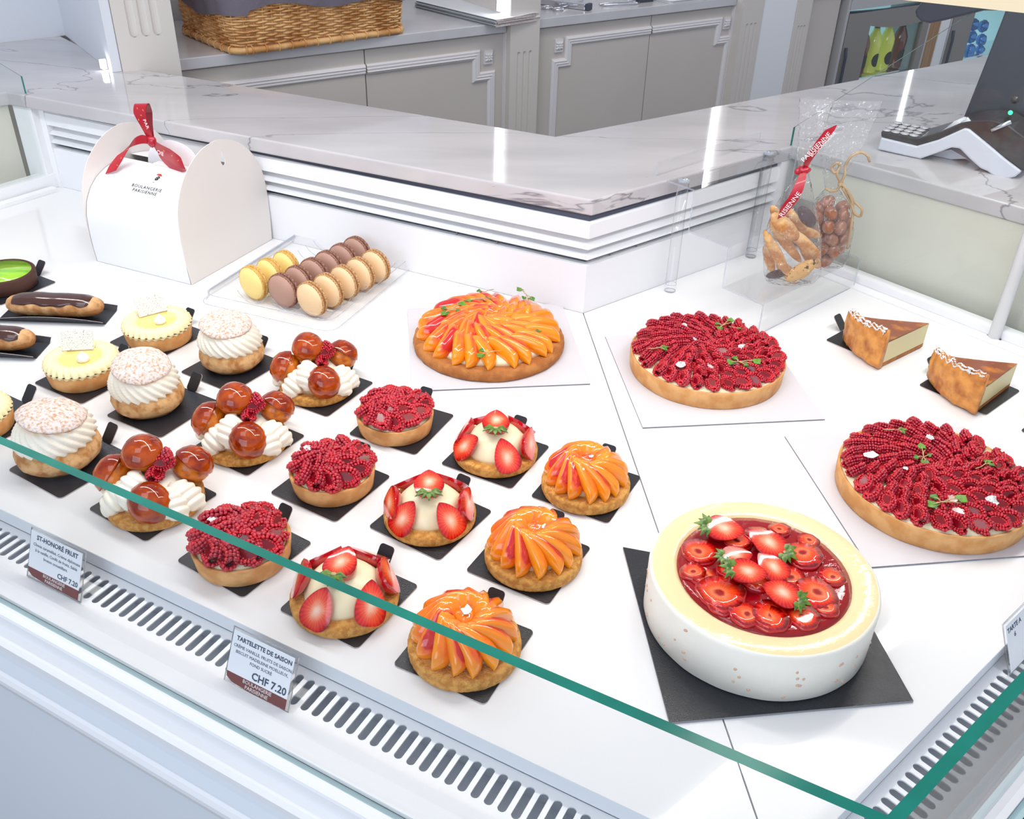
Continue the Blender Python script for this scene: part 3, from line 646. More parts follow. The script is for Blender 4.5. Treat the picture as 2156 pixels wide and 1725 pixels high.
# ---- drinks fridges
def fridge(a, b, wa, wb, label, lean=False):
    t = thing('drinks_fridge', label, 'fridge', R0 @ Vector(((a+b)/2, 0, FLZ)), RANG); X = child_world((a+b)/2); zt_ = .150
    MB().box(a, b, .20, .40, FLZ, zt_).build('cabinet_body', ['steeld'], t, X)
    MB().box(a, a+.012, -.005, .20, FLZ, zt_).box(b-.012, b, -.005, .20, FLZ, zt_).box(a+.012, b-.012, -.005, .20, zt_-.012, zt_).build('casing', ['steel'], t, X, bevel=.002)
    d = MB(); n = 14; zc = .030
    pts = [(wa+(wb-wa)*i/n, zc-.004+.012*((2*i/n-1)**2)-.010*(i/n-.5)) for i in range(n+1)]
    pol = [(a+.014, zt_-.055), (a+.014, FLZ+.1), (wa, FLZ+.1)]+pts+[(wb, FLZ+.1), (b-.014, FLZ+.1), (b-.014, zt_-.055)]
    # frame as quads around the window
    def q(x0, x1, z0, z1, z1b=None): 
        y0, y1 = -.006, .012
        d.add([(x0, y0, z0), (x1, y0, z0), (x1, y0, z1), (x0, y0, z1), (x0, y1, z0), (x1, y1, z0), (x1, y1, z1), (x0, y1, z1)], [(0, 1, 2, 3), (4, 7, 6, 5), (0, 4, 5, 1), (3, 2, 6, 7), (0, 3, 7, 4), (1, 5, 6, 2)], 0, False)
    q(a+.014, wa, FLZ+.1, zt_-.058); q(wb, b-.014, FLZ+.1, zt_-.058)
    for i in range(n):
        (x0, z0), (x1, z1) = pts[i], pts[i+1]; y0, y1 = -.006, .012; zz = zt_-.058
        d.add([(x0, y0, z0), (x1, y0, z1), (x1, y0, zz), (x0, y0, zz), (x0, y1, z0), (x1, y1, z1), (x1, y1, zz), (x0, y1, zz)], [(0, 1, 2, 3), (4, 7, 6, 5), (0, 4, 5, 1), (3, 2, 6, 7)], 0, False)
    dr = d.build('door', ['steeld'], t, X)
    MB().box(wa, wb, .002, .005, FLZ+.1, zc+.012).build('door_glass', ['glass'], dr)
    MB().tube([(a+.028, -.010, -.02), (a+.028, -.014, -.05), (a+.028, -.014, -.5), (a+.028, -.010, -.53)], .005, 8).build('handle', ['gap'], dr)
    MB().tube([(a+.02+(b-a-.04)*i/10, -.002, zt_-.052-.006*math.sin(PI*i/10)) for i in range(11)], .0035, 6).build('black_seal', ['gap'], t, X)
    MB().box(a+.014, b-.014, -.004, .19, zt_-.046, zt_-.013).build('top_panel', ['steel'], t, X)
    MB().box(a+.02, b-.02, .17, .198, FLZ+.05, zt_-.05).build('lit_interior', ['coldlight'], t, X)
    MB().box(a+.02, b-.02, .02, .168, -.150, -.146).box(a+.02, b-.02, .02, .168, -.40, -.396).build('shelf', ['chrome'], t, X)
    return t
fa, fb = rx(1775, 60), rx(1955, 60)
fridge(fa, fb, rx(1822, 90), rx(1930, 90), 'steel drinks fridge with glass bottles of juice, left of the two')
f2a, f2b = rx(1996, 60), rx(2250, 60)
fridge(f2a, f2b, rx(2042, 60), rx(2180, 60), 'steel drinks fridge with blue wrapped drinks, right of the two')
o = MB().box(fb+.003, fb+(f2a-fb)*.55, .0, .40, FLZ, .1625).build('wood_panel', ['wood'], None, R0); tag(o, 'tan wooden upright between the two drinks fridges', 'panel')
o = MB().box(fb+(f2a-fb)*.56, f2a-.003, -.004, .40, FLZ, .1625).build('dividing_upright', ['white'], None, R0); tag(o, 'white upright panel between the two drinks fridges', 'panel')
bprof = [(.001, 0), (.022, .002), (.0255, .01), (.0255, .080), (.0275, .100), (.0265, .118), (.019, .138), (.0125, .150), (.0115, .160)]
cprof = [(.0105, .156), (.0105, .172), (.009, .174), (.001, .174)]
bot = MB().lathe(bprof, 20).mesh('bottle_body', ['juicey']); bot2 = MB().lathe(bprof, 20).mesh('bottle_body', ['juicer'])
capm = MB().lathe(cprof, 16).mesh('cap', ['steeld'])
lab = MB()
for k in range(12):
    a0, a1 = PI*1.5-.8+1.6*k/12, PI*1.5-.8+1.6*(k+1)/12
    h0, h1 = .024*math.sqrt(max(0, 1-((k/12)*2-1)**2)), .024*math.sqrt(max(0, 1-(((k+1)/12)*2-1)**2)); r = .0260
    lab.add([(r*math.cos(a0), r*math.sin(a0), .05-h0), (r*math.cos(a1), r*math.sin(a1), .05-h1), (r*math.cos(a1), r*math.sin(a1), .05+h1), (r*math.cos(a0), r*math.sin(a0), .05+h0)], [(0, 1, 2, 3)], 0, True)
labm = lab.mesh('round_label', ['labelb'])
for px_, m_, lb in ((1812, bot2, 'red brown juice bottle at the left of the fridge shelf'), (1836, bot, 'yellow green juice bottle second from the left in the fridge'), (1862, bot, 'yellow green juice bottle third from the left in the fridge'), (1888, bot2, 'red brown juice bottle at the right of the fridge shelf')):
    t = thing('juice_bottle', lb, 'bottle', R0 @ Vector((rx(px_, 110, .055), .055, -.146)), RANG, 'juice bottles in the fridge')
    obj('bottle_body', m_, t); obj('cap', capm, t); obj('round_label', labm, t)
for k, (px_, py_) in enumerate(((2050, 52), (2070, 55), (2045, 78), (2066, 84), (2042, 105), (2062, 108))):
    s_, z_ = rear(px_, py_, .08)
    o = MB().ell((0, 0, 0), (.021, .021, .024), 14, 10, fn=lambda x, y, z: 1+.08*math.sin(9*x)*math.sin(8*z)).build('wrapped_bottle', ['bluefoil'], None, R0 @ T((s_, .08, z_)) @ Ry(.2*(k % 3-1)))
    tag(o, 'shiny blue wrapped bottle end stacked in the right drinks fridge', 'bottle', 'blue wrapped bottles in the right fridge')
for z_ in (.005, -.045): pass
# ---- wicker basket
bA = P(500, 118, .1893); bB = P(852, 70, .1893); e1 = Vector((bB.x-bA.x, bB.y-bA.y, 0)); BW = e1.length; ba = math.atan2(e1.y, e1.x); BD = .30
bt = thing('wicker_basket', 'wicker basket lined with grey cloth standing on the rear worktop', 'basket', bA, ba)
def perim(off, r=.035):
    pts = []; x0, x1, y0, y1 = -off, BW+off, -off, BD+off; rr_ = r+off
    N_ = 5
    seq = [((x0+rr_, y0), (x1-rr_, y0)), ((x1, y0+rr_), (x1, y1-rr_)), ((x1-rr_, y1), (x0+rr_, y1)), ((x0, y1-rr_), (x0, y0+rr_))]
    cen = [(x1-rr_, y0+rr_, -90), (x1-rr_, y1-rr_, 0), (x0+rr_, y1-rr_, 90), (x0+rr_, y0+rr_, 180)]
    for (p, q_), (cx_, cy_, a_) in zip(seq, cen):
        L_ = math.dist(p, q_); n_ = max(2, int(L_/.0055))
        pts += [(p[0]+(q_[0]-p[0])*i/n_, p[1]+(q_[1]-p[1])*i/n_) for i in range(n_)]
        pts += [(cx_+rr_*math.cos(math.radians(a_+90*i/10)), cy_+rr_*math.sin(math.radians(a_+90*i/10))) for i in range(10)]
    return pts
base_p = perim(0); npt = len(base_p)-len(base_p) % 4; base_p = base_p[:npt] if npt % 4 == 0 else base_p
def bpt(i, off, z):
    p = base_p[i % npt]; a_ = base_p[(i-1) % npt]; b_ = base_p[(i+1) % npt]; tx, ty = b_[0]-a_[0], b_[1]-a_[1]; L_ = math.hypot(tx, ty) or 1
    fl_ = off+z*.10; return (p[0]+ty/L_*fl_, p[1]-tx/L_*fl_, z)
wv = MB(); zrow = .020; row = 0
while zrow < .185:
    ph = row % 2
    path = [bpt(i, (.0032 if ((i//4+ph) % 2) else -.0032)*math.sin(PI*((i % 4)+.5)/4), zrow+.0008*math.sin(i*.9+row)) for i in range(npt)]
    wv.tube(path, .0026, 5, close=True); zrow += .0058; row += 1
wv.build('woven_wall', ['wicker'], bt)
wv = MB()
for i in range(0, npt, 4): wv.tube([bpt(i+2, 0, .006), bpt(i+2, 0, .10), bpt(i+2, 0, .19)], .0022, 5)
wv.build('stakes', ['wicker'], bt)
wv = MB(); wv.tube([bpt(i, .004, .0085) for i in range(npt)], .0075, 8, close=True)
for i in range(0, npt, 6):
    ring = []; c_ = Vector(bpt(i, .004, .0085)); nx = Vector(bpt(i, .014, .0085))-c_; nx.normalize()
    wv.tube([c_+nx*.0088*math.cos(q*PI/4)+Vector((0, 0, .0088*math.sin(q*PI/4)+.0006)) for q in range(8)], .0018, 5, close=True)
wv.build('wrapped_foot_rim', ['wicker'], bt)
MB().box(.004, BW-.004, .004, BD-.004, .006, .012).build('basket_floor', ['wicker'], bt)
cl = MB(); zl = V(487, 30, *(P(487, 116, .1893)[:2]))-.1893
def drape(u_, v_):
    i = int(u_*npt) % npt; lo = zl+.008*math.sin(i*.13)+.01*math.sin(i*.041+1)
    if v_ < .5: off = .0085+.0015*math.sin(i*.5); z = lo+(.20-lo)*v_*2
    else: off = .0085-.02*(v_-.5)*2; z = .20+.006*math.sin(PI*(v_-.5)*2)-(.05*(v_-.5)*2 if v_ > .75 else 0)
    return bpt(i, off, z)
cl.grid(drape, npt, 8); cl.build('cloth_liner', ['cloth'], bt)
# ---- stack of paper
pA, pB, pC = Vector((-.0543, 2.6241, 0)), Vector((.0404, 2.7125, 0)), Vector((-.2837, 2.877, 0)); pa = math.atan2((pB-pA).y, (pB-pA).x)
pt_ = thing('paper_stack', 'stack of white wrapping paper with a ragged edge beside the basket', 'paper', (pA.x+.022, pA.y-.033, .1895), pa)
for k in range(11):
    jx, jy = random.uniform(-.004, .006), random.uniform(-.006, .002); wd = .145+random.uniform(-.008, .012)
    mb = MB(); mb.grid(lambda u_, v_: (jx+wd*u_, jy-.0+.34*v_, .0017*k+(.003*math.sin(u_*5+k)*u_ if k > 8 else .0004*math.sin(u_*9+k))), 8, 6); mb.grid(lambda u_, v_: (jx+wd*u_, jy+.34*v_, .0017*k+.0013+(.003*math.sin(u_*5+k)*u_ if k > 8 else .0004*math.sin(u_*9+k))), 8, 6)
    mb.box(jx, jx+wd, jy, jy+.0008, .0017*k, .0017*k+.0014, 1); mb.box(jx+wd-.0008, jx+wd+random.uniform(0, .004), jy, jy+.34, .0017*k, .0017*k+.0014, 1)
    mb.build('sheet', ['paper', 'paperedge'], pt_)
# ---- utensils on the middle worktop
def onwt(px_, py_): return P(px_, py_, .1897)
q = onwt(1172, 18); t = thing('scissors', 'pair of scissors with chrome ring handles on the worktop', 'scissors', q, -.6)
for sx in (-1, 1):
    MB().tube([(sx*.018+.013*math.cos(i*PI/6), -.02+.017*math.sin(i*PI/6), .004) for i in range(12)], .003, 8, close=True).build('ring_handle', ['chrome'], t)
    MB().prism([(-sx*.002, .06), (sx*.012, -.004), (sx*.018, -.002), (sx*.004, .14), (-sx*.001, .15)], .001 if sx < 0 else .004, .0035 if sx < 0 else .0065).build('blade', ['chrome'], t)
q = onwt(1243, 22); t = thing('knife_sharpener', 'long grey metal tool with a black end cap on the worktop', 'kitchen tool', q, math.radians(150))
MB().box(.012, .20, -.012, .012, .0005, .016).build('body', ['chrome'], t, bevel=.002); MB().box(0, .012, -.013, .013, .0003, .018).build('end_cap', ['gap'], t, bevel=.002)
q = onwt(1300, 10); t = thing('cake_tongs', 'thin chrome tongs lying on the worktop', 'tongs', q, .5)
for sx in (-1, 1): MB().tube([(-.06, sx*.004, .004), (0, sx*.016, .004), (.05, sx*.018, .004), (.07, sx*.008, .003)], [.003, .0025, .004, .006], 8).build('arm', ['chrome'], t)
q = onwt(1352, 2); o = MB().prism(rrect(.06, .045, .01), 0, .03).build('black_box', ['pos'], None, T(q) @ Rz(.6)); tag(o, 'small black box at the rear of the worktop', 'box')
q = onwt(1440, -8); t = thing('white_tray', 'white shallow tray at the right end of the middle worktop', 'tray', q, RANG)
MB().prism(rrect(.26, .16, .012), 0, .004).build('tray_base', ['white'], t); MB().tube([(x, y, .008) for x, y in rrect(.26, .16, .012)], .004, 6, close=True).build('tray_rim', ['white'], t)
q = P(120, 5, .33); o = MB().prism(rrect(.10, .012, .003), -.045, .045).build('wall_switch', ['white'], None, T(R0 @ Vector((sL0-.027, .12, .38))) @ Rz(RANG+PI/2)); tag(o, 'white switch plate on the side panel of the left niche', 'switch')
# ---- card terminal and till screen on the counter right
ta = np.array([.653, 1.621]); td = np.array([.80, -.60]); tn = np.array([.60, .80])
def tp(px_, py_, off=0.):
    d = ray(px_, py_); t_ = ((ta+tn*off)@tn)/(d[:2]@tn); p = CAM+d*t_; return (float((p[:2]-ta)@td), float(p[2]))
def z4(x, y): return (1640+x/4.107, 180+y/4.107)
TR = Matrix(((td[0], 0, tn[0], ta[0]), (td[1], 0, tn[1], ta[1]), (0, 1, 0, 0), (0, 0, 0, 1)))   # local (s, z, depth)
tt = thing('card_terminal', 'pale grey card terminal with dark top and round keys on the marble counter', 'card terminal', (.74, 1.56, .1895))
TI = T((-.74, -1.56, -.1895)) @ TR
def prof(pts, off=0.): return [tp(*z4(*p), off) for p in pts]
pts = prof([(880, 450), (1190, 525), (1380, 470), (1600, 372), (1640, 374), (1800, 505), (1960, 640), (2100, 745), (2040, 795), (1950, 815), (1860, 792), (1800, 745), (1740, 720), (1640, 630), (1560, 548), (1490, 540), (1400, 575), (1220, 638), (1000, 590), (850, 555)])
MB().prism(pts, .0, .085).build('base', ['termw'], tt, TI, bevel=.003)
pts = prof([(878, 400), (878, 447), (1190, 522), (1380, 467), (1600, 369), (1640, 371), (1800, 502), (1960, 637), (2100, 742), (2130, 742), (2190, 500), (1960, 330), (1820, 300), (1680, 305), (1560, 330), (1400, 400), (1195, 460)])
MB().prism(pts, .002, .083).build('dark_cover', ['termd'], tt, TI, bevel=.002)
pts = prof([(1260, 630), (1470, 683), (1620, 640), (1480, 560)], .03); zmin = .190; MB().prism([(a_, max(b_, zmin)) for a_, b_ in pts], .035, .07).build('foot', ['termw'], tt, TI)
p0, p1 = np.array(tp(*z4(880, 398))), np.array(tp(*z4(1195, 458)))
for i in range(4):
    for j in range(4):
        f = .10+.25*i; c_ = p0*(1-f)+p1*f; dz = (p1-p0)/np.linalg.norm(p1-p0)
        MB().lathe([(.0001, .0022), (.0072, .0020), (.0080, 0)], 14).build('key', ['key'], tt, TI @ T((c_[0], c_[1], .012+.0195*j)) @ Rx(-PI/2) @ S(1, .9, 1))
c_ = tp(*z4(2005, 232)); MB().ell((0, 0, 0), (.0035, .0035, .002), 12, 8).build('green_light', ['led'], tt, TI @ T((c_[0], c_[1], -.003)))
MB().tube([(tp(*z4(1840, 385))[0], tp(*z4(1840, 385))[1], -.001), (tp(*z4(2010, 312))[0], tp(*z4(2010, 312))[1], -.001)], .004, 6).build('card_slot', ['chrome'], tt, TI)
sc = thing('till_screen', 'dark back of a till screen standing behind the card terminal', 'screen', (.98, 1.45, .1895)); SI = T((-.98, -1.45, -.1895)) @ TR
pts = [tp(px_, py_, .09) for px_, py_ in ((2118, 18), (2116, 24), (2075, 130), (2029, 246), (2022, 262), (2050, 275), (2240, 320), (2330, 60), (2330, -20), (2128, -20))]
MB().prism(pts, .09, .11).build('screen_back', ['pos'], sc, SI, bevel=.003)
pts = [tp(px_, py_, .09) for px_, py_ in ((2100, 280), (2240, 300), (2240, 400), (2120, 390))]; MB().prism([(a_, max(b_, .1895)) for a_, b_ in pts], .095, .15).build('stand', ['pos'], sc, SI)
c_ = tp(2137, 210, .09); MB().lathe([(.0001, 0), (.006, 0), (.006, .002), (.0001, .002)], 16).build('button', ['termd'], sc, SI @ T((c_[0], c_[1], .0885)))
pts = [tp(px_, py_, .12) for px_, py_ in ((1925, 22), (1928, 36), (1938, 46), (1956, 50), (1990, 43), (2090, 18), (2120, -40), (1960, -20))]
dv = MB().prism(pts, .12, .17).build('barcode_scanner', ['pos'], None, TR, bevel=.004); tag(dv, 'dark rounded scanner end hanging at the top right edge', 'scanner')
a_, b_ = P(1800, -19, .60), P(2250, 29, .60); d = (b_-a_).normalized(); n_ = Vector((-d.y, d.x, 0))
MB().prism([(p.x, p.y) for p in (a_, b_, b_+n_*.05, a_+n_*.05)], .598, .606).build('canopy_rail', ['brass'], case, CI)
# ============================================================ PASTRIES
def projv(p): 
    v = RW.T @ (np.array(p, float)-CAM); return v[0]/v[2]*F+CX, v[1]/v[2]*F+CY
def fitc(L_, R_, B_, zm=.012, z0=.0016, r=None):
    """centre and radius of the real circle whose outline reaches these picture limits"""
    p = P((L_+R_)/2, B_-20, z0) if R_ else P(L_+150, B_-60, z0); x = np.array([p.x, p.y+.04, r or .05])
    def f(x):
        a = np.linspace(0, 2*PI, 73); xs = []; ys = []
        for t in a:
            q = projv((x[0]+x[2]*math.cos(t), x[1]+x[2]*math.sin(t), zm)); xs.append(q[0]); q = projv((x[0]+x[2]*math.cos(t), x[1]+x[2]*math.sin(t), z0)); ys.append(q[1])
        return np.array([min(xs)-L_, (max(xs)-R_) if R_ else 0, max(ys)-B_])
    for _ in range(12):
        f0 = f(x); J = np.zeros((3, 3))
        for i in range(3):
            y = x.copy(); y[i] += 1e-4; J[:, i] = (f(y)-f0)/1e-4
        if r: dx = np.zeros(3); dx[:2] = np.linalg.solve(J[[0, 2]][:, :2], -f0[[0, 2]])
        else: dx = np.linalg.solve(J, -f0)
        x = x+dx
    return (float(x[0]), float(x[1])), float(x[2])
def foot(bx, by, r, z=0.):
    p = P(bx, by, z); u_ = Vector((p.x, p.y, 0)).normalized(); return Vector((p.x, p.y, 0))+u_*r
TOP = .0016
# small black boards with a folded tab
def small_board_mesh(tab=50):
    b = MB().prism(rrect(.0995, .1025, .005), .0003, .0014, 0, 1); base = b.mesh('card', ['blackboard', 'boardedge'])
    c, s_ = math.cos(math.radians(tab)), math.sin(math.radians(tab)); w_ = .0092; L_ = .026; t = MB(); pr = [(y, x) for x, y in rrect(L_, 2*w_, .004)]
    vs = []
    for h in (0, .0011):
        for x, l in pr: l2 = l+L_/2; vs.append((x, .0508+l2*c-h*s_, .0013+l2*s_+h*c))
    n = len(pr); t.add(vs, [tuple(range(n)), tuple(range(2*n-1, n-1, -1))], 0, False)
    for i in range(n): j = (i+1) % n; t.f.append((i, j, n+j, n+i)); t.m.append(1); t.s.append(False)
    return base, t.mesh('tab', ['blackboard', 'boardedge'])
bm_, tm_ = small_board_mesh()
def board(c, deg, label, tab=True):
    t = thing('cake_board', label, 'cake board', (c[0], c[1], 0), math.radians(deg), 'small black pastry boards'); obj('card', bm_, t)
    if tab: obj('tab', tm_, t)
    return t
# raspberry half
def rasp_mesh():
    mb = MB(); ax, ay = .0084, .0050; N_ = 19
    ico = bmesh.new(); bmesh.ops.create_icosphere(ico, subdivisions=1, radius=1); iv = [tuple(v.co) for v in ico.verts]; jf = [tuple(v.index for v in f.verts) for f in ico.faces]; ico.free()
    for i in range(N_):
        a = math.radians(-150+300*i/(N_-1)); cx_, cy_ = ax*math.cos(a), ay*math.sin(a); nx, ny = math.cos(a)*ay, math.sin(a)*ax; L_ = math.hypot(nx, ny); nx /= L_; ny /= L_
        for k, (o_, z, r) in enumerate(((.0024, .0006, .00175), (.0022, -.0022, .0018), (.0008, -.0044, .0018), (-.0016, -.0058, .0017), (.0006, .0021, .0013), (-.0013, .0012, .0012))):
            sh = .5*(k % 2); a2 = a+math.radians(300/(N_-1))*sh*.0; w_ = random.uniform(-.0006, .0005); r *= random.uniform(.86, 1.16); z += random.uniform(-.0004, .0004)
            mb.add([(cx_+nx*(o_+w_)+v[0]*r, cy_+ny*(o_+w_)+v[1]*r, z+v[2]*r) for v in iv], jf, 0 if k < 4 else 1, True)
    mb.lathe([(.0001, -.0052), (.5, -.0044), (.85, -.002), (1.0, .0016)], 16, 2, S(ax*.92, ay*.9, 1))
    return mb.mesh('raspberry_half', ['rasp', 'raspw', 'raspin'])
RASP = rasp_mesh()
def leafspray(parent, mx, s=1.0, n=3):
    mb = MB(); ls = MB()
    mb.tube([(0, 0, 0), (.006, .001, .002), (.013, .004, .0015), (.020, .005, .001)], .0005, 5)
    for x, y, a, r in ((0, -.003, 2.6, .0042), (.001, .005, 1.2, .0032), (.020, .009, .9, .0045), (.014, -.001, -.9, .0026))[:n]:
        pr = []; 
        for i in range(10):
            t = 2*PI*i/10; rr_ = r*(1+.12*math.cos(5*t)); pr.append((x+rr_*math.cos(t+a), y+rr_*.9*math.sin(t+a), .0022+.0008*math.cos(2*t)))
        ls.add([(x, y, .0018)]+pr, [(0, 1+i, 1+(i+1) % 10) for i in range(10)], 0, True); ls.add([(x, y, .0014)]+[(p[0], p[1], p[2]-.0004) for p in pr], [(0, 1+(i+1) % 10, 1+i) for i in range(10)], 0, True)
        mb.tube([(.006, .001, .002), ((x+.006)/2, y*.6, .003), (x, y, .0018)], .0004, 5)
    st = mb.build('herb_sprig', ['stem'], parent, mx @ S(s)); ls.build('leaves', ['leaf'], st)
def silver(parent, mx, s=.004):
    mb = MB(); rnd = random.Random(int(s*1e5)+len(bpy.data.objects))
    n = 9; mb.add([(0, 0, .0006)]+[(s*rnd.uniform(.45, 1.1)*math.cos(2*PI*i/n), s*rnd.uniform(.45, 1.0)*math.sin(2*PI*i/n), rnd.uniform(-.0004, .0012)) for i in range(n)], [(0, 1+i, 1+(i+1) % n) for i in range(n)], 0, False)
    mb.build('silver_leaf', ['silver'], parent, mx)
def shell_mesh(r, h, flare=.0025, wall=.0035, rough=.0):
    prof = [(r-.001, 0), (r, .0012), (r+flare*.5, h*.5), (r+flare, h-.0012), (r+flare-.0012, h), (r+flare-wall, h-.0006), (r-wall, h*.82)]
    return MB().lathe(prof, 72, 0, fn=lambda rr_, z, a, j: (rr_+nz(math.cos(a), math.sin(a), z*20, 3)*.0006, z+(nz(math.cos(a)*2, math.sin(a)*2, 3, 2)*.0006 if z > h*.8 else 0)))
def raspberries(t, rings, swirl, z0, tilt, sc, rnd, dome=0.0, R=1.0):
    for r, n, ph in rings:
        for i in range(n):
            a = 2*PI*i/n+ph+rnd.uniform(-.05, .05); z = z0+dome*(1-(r/R)**2)+rnd.uniform(-.0008, .0012)
            m = T((r*math.cos(a), r*math.sin(a), z)) @ Rz(a+swirl+rnd.uniform(-.2, .2)) @ Ry(rnd.uniform(-.12, .12)+.10) @ Rx(tilt*(1-.25*rnd.random())+rnd.uniform(-.45, .25)) @ Rz(PI if rnd.random() < .3 else 0) @ S(sc*rnd.uniform(.93, 1.07))
            obj('raspberry_half', RASP, t, m)
def rasp_tartlet(c, label, rz, seed, sil=None, zest=0):
    rnd = random.Random(seed); t = thing('raspberry_tartlet', label, 'tartlet', (c[0], c[1], TOP), rz, 'raspberry tartlets'); R_ = .0465; h = .0225
    shell_mesh(R_-.002, h).build('pastry_shell', ['shell'], t)
    MB().lathe([(R_-.005, h-.006), (R_-.004, h-.0022), (R_*.6, h+.0035), (.0001, h+.006)], 40).build('cream_filling', ['custard'], t)
    raspberries(t, ((.0340, 12, .1), (.0195, 7, .4), (.0060, 3, .2)), .85, h+.0060, .95, 1.42, rnd, .008, .045)
    for p in (sil or []): silver(t, T((p[0], p[1], h+.0150+.006*(1-math.hypot(p[0], p[1])/.045))) @ Rx(.2), .0062)
    if zest:
        z = MB()
        for k in range(zest): a = rnd.uniform(0, 6.3); r = rnd.uniform(.003, .042); z.box(-.0016, .0016, -.0004, .0004, 0, .0006, 0, T((r*math.cos(a), r*math.sin(a), h+.0145-.004*r/.04)) @ Rz(rnd.uniform(0, 6)) @ Rx(.3))
        z.build('lime_zest', ['leaf'], t)
    return t
# sable disc
def sable(R_, h, seed=0, m_='sable'):
    return MB().lathe([(R_-.002, 0), (R_, .0015), (R_+.0004, h*.25), (R_+.0005, h*.5), (R_+.0004, h*.75), (R_-.0003, h-.001), (R_-.002, h), (R_-.010, h+.0004), (.0001, h+.0005)], 170, 0,
        fn=lambda r, z, a, j: ((r+.0003*nz(math.cos(a)*9+seed, math.sin(a)*9, z*400, 1)+.0004*nz(math.cos(a)*34, math.sin(a)*34+seed, z*1500, 1) if r > .01 else r), z+(.0005*nz(math.cos(a)*6, math.sin(a)*6, seed, 2) if j >= 3 else 0)))
# strawberry half
def straw_mesh(L_=.0145, R_=.0125, cal=False):
    mb = MB(); nu, nv = 16, 12
    def rad(x): x = max(-1, min(1, x)); return R_*(max(0, (1-x))/2)**.72*(max(0, (1+x))/2)**.34*1.72
    xs = [-math.cos(PI*i/nu) for i in range(nu+1)]
    mb.add([(L_*x, rad(x)*math.cos(PI+PI*j/nv), rad(x)*math.sin(PI+PI*j/nv)*.95) for x in xs for j in range(nv+1)], [(i*(nv+1)+j, (i+1)*(nv+1)+j, (i+1)*(nv+1)+j+1, i*(nv+1)+j+1) for i in range(nu) for j in range(nv)], 0, True)
    k = 6
    mb.add([(L_*x, rad(x)*(2*j/k-1), .0008*(1-(2*j/k-1)**2)*(1-x*x)) for x in xs for j in range(k+1)], [(i*(k+1)+j, (i+1)*(k+1)+j, (i+1)*(k+1)+j+1, i*(k+1)+j+1) for i in range(nu) for j in range(k)], 1, True)
    return mb
STRAW = straw_mesh().mesh('strawberry_half', ['strawskin', 'strawcut'])
def calyx_mesh():
    mb = MB()
    for i in range(7):
        a = -1.5+3.0*i/6; L_ = .010+.002*((i*3) % 2); d = Vector((-.25, math.sin(a), -.25+.3*math.cos(a)*0)).normalized()
        side = Vector((0, 0, 1)).cross(d).normalized()*.0024; o_ = Vector((0, 0, 0)); out = Vector((-math.cos(a)*.9, math.sin(a), .15)).normalized()
        side = Vector((-out.y, out.x, 0)).normalized()*.0023
        p0, p1, p2 = o_, out*L_*.5+Vector((0, 0, .0016)), out*L_+Vector((0, 0, -.0014))
        mb.add([p0-side*.4, p0+side*.4, p1+side, p2, p1-side, p1+Vector((0, 0, .0006))], [(0, 1, 2, 5), (2, 3, 5), (3, 4, 5), (4, 0, 5)], 0, True)
        mb.add([p0-side*.4+Vector((0, 0, -.0006)), p0+side*.4+Vector((0, 0, -.0006)), p1+side+Vector((0, 0, -.0006)), p2+Vector((0, 0, -.0004)), p1-side+Vector((0, 0, -.0006))], [(0, 4, 3, 2, 1)], 0, True)
    mb.ell((0, 0, 0), (.0022, .003, .0012), 8, 6, 1)
    return mb.mesh('calyx', ['calyx', 'stem'])
CALYX = calyx_mesh()
def place_straw(t, pos, zrot, tilt, s=1.0, cal=False, roll=0.0, sub=None):
    # cut face normal = +z tilted by `tilt` towards direction zrot; long axis rolled by `roll`
    m = T(pos) @ Rz(zrot) @ Ry(tilt) @ Rz(roll) @ (S(*s) if isinstance(s, tuple) else S(s))
    o = obj('strawberry_half', STRAW, t, m)
    if cal: obj('calyx', CALYX, o, T((-.0138, 0, .0003)))
    return o
def straw_tartlet(c, label, rz, seed, ring, top, n=6):
    t = thing('strawberry_tartlet', label, 'tartlet', (c[0], c[1], TOP), rz, 'strawberry tartlets'); h = .0130
    sable(.0480, h, seed).build('sable_base', ['sable'], t)
    MB().lathe([(.0370, h-.001), (.0360, h+.004), (.032, h+.011), (.025, h+.0195), (.014, h+.0245), (.0001, h+.026)], 40, fn=lambda r, z, a, j: (r*(1+.03*math.sin(3*a+1)), z)).build('cream_dome', ['custard'], t)
    for a, tl, ro, r in ring:
        a = math.radians(a); place_straw(t, ((r+.0065)*math.cos(a), (r+.0065)*math.sin(a), h+.0138), a, tl, (1.45, 1.38, 1.15), roll=ro)
    a, tl, ro = top; place_straw(t, (-.000, .001, h+.0375), a, tl, (1.12, 1.42, 1.75), True, ro)
    return t
# peach slice
def peach_mesh(L_=.05, Hh=.015, Wd=.0085):
    nu, nv = 18, 10; mb = MB(); vs = []
    for i in range(nu+1):
        x = -math.cos(PI*i/nu); e = max(0, 1-abs(x)**3.2)**.5; zc = Hh*(.15+.85*e)-Hh*.15; zi = -Hh*.32*e*e*0
        for j in range(nv):
            a = 2*PI*j/nv; cs, sn_ = math.cos(a), math.sin(a)
            z = (zc*.5)*(1+sn_); w_ = Wd*.5*e*(.35+.65*((1+sn_)/2)**.8)*(1 if True else 0)
            vs.append((L_*.5*x*(1-.0*sn_), cs*w_*(1.25 if sn_ > -.9 else .6), z*(1.0)))
    fs = [(i*nv+j, (i+1)*nv+j, (i+1)*nv+(j+1) % nv, i*nv+(j+1) % nv) for i in range(nu) for j in range(nv)]
    mb.add(vs, fs, 0, True); return mb.mesh('peach_slice', ['peach'])
PEACH = peach_mesh(); PEACHB = peach_mesh(.062, .017, .011)
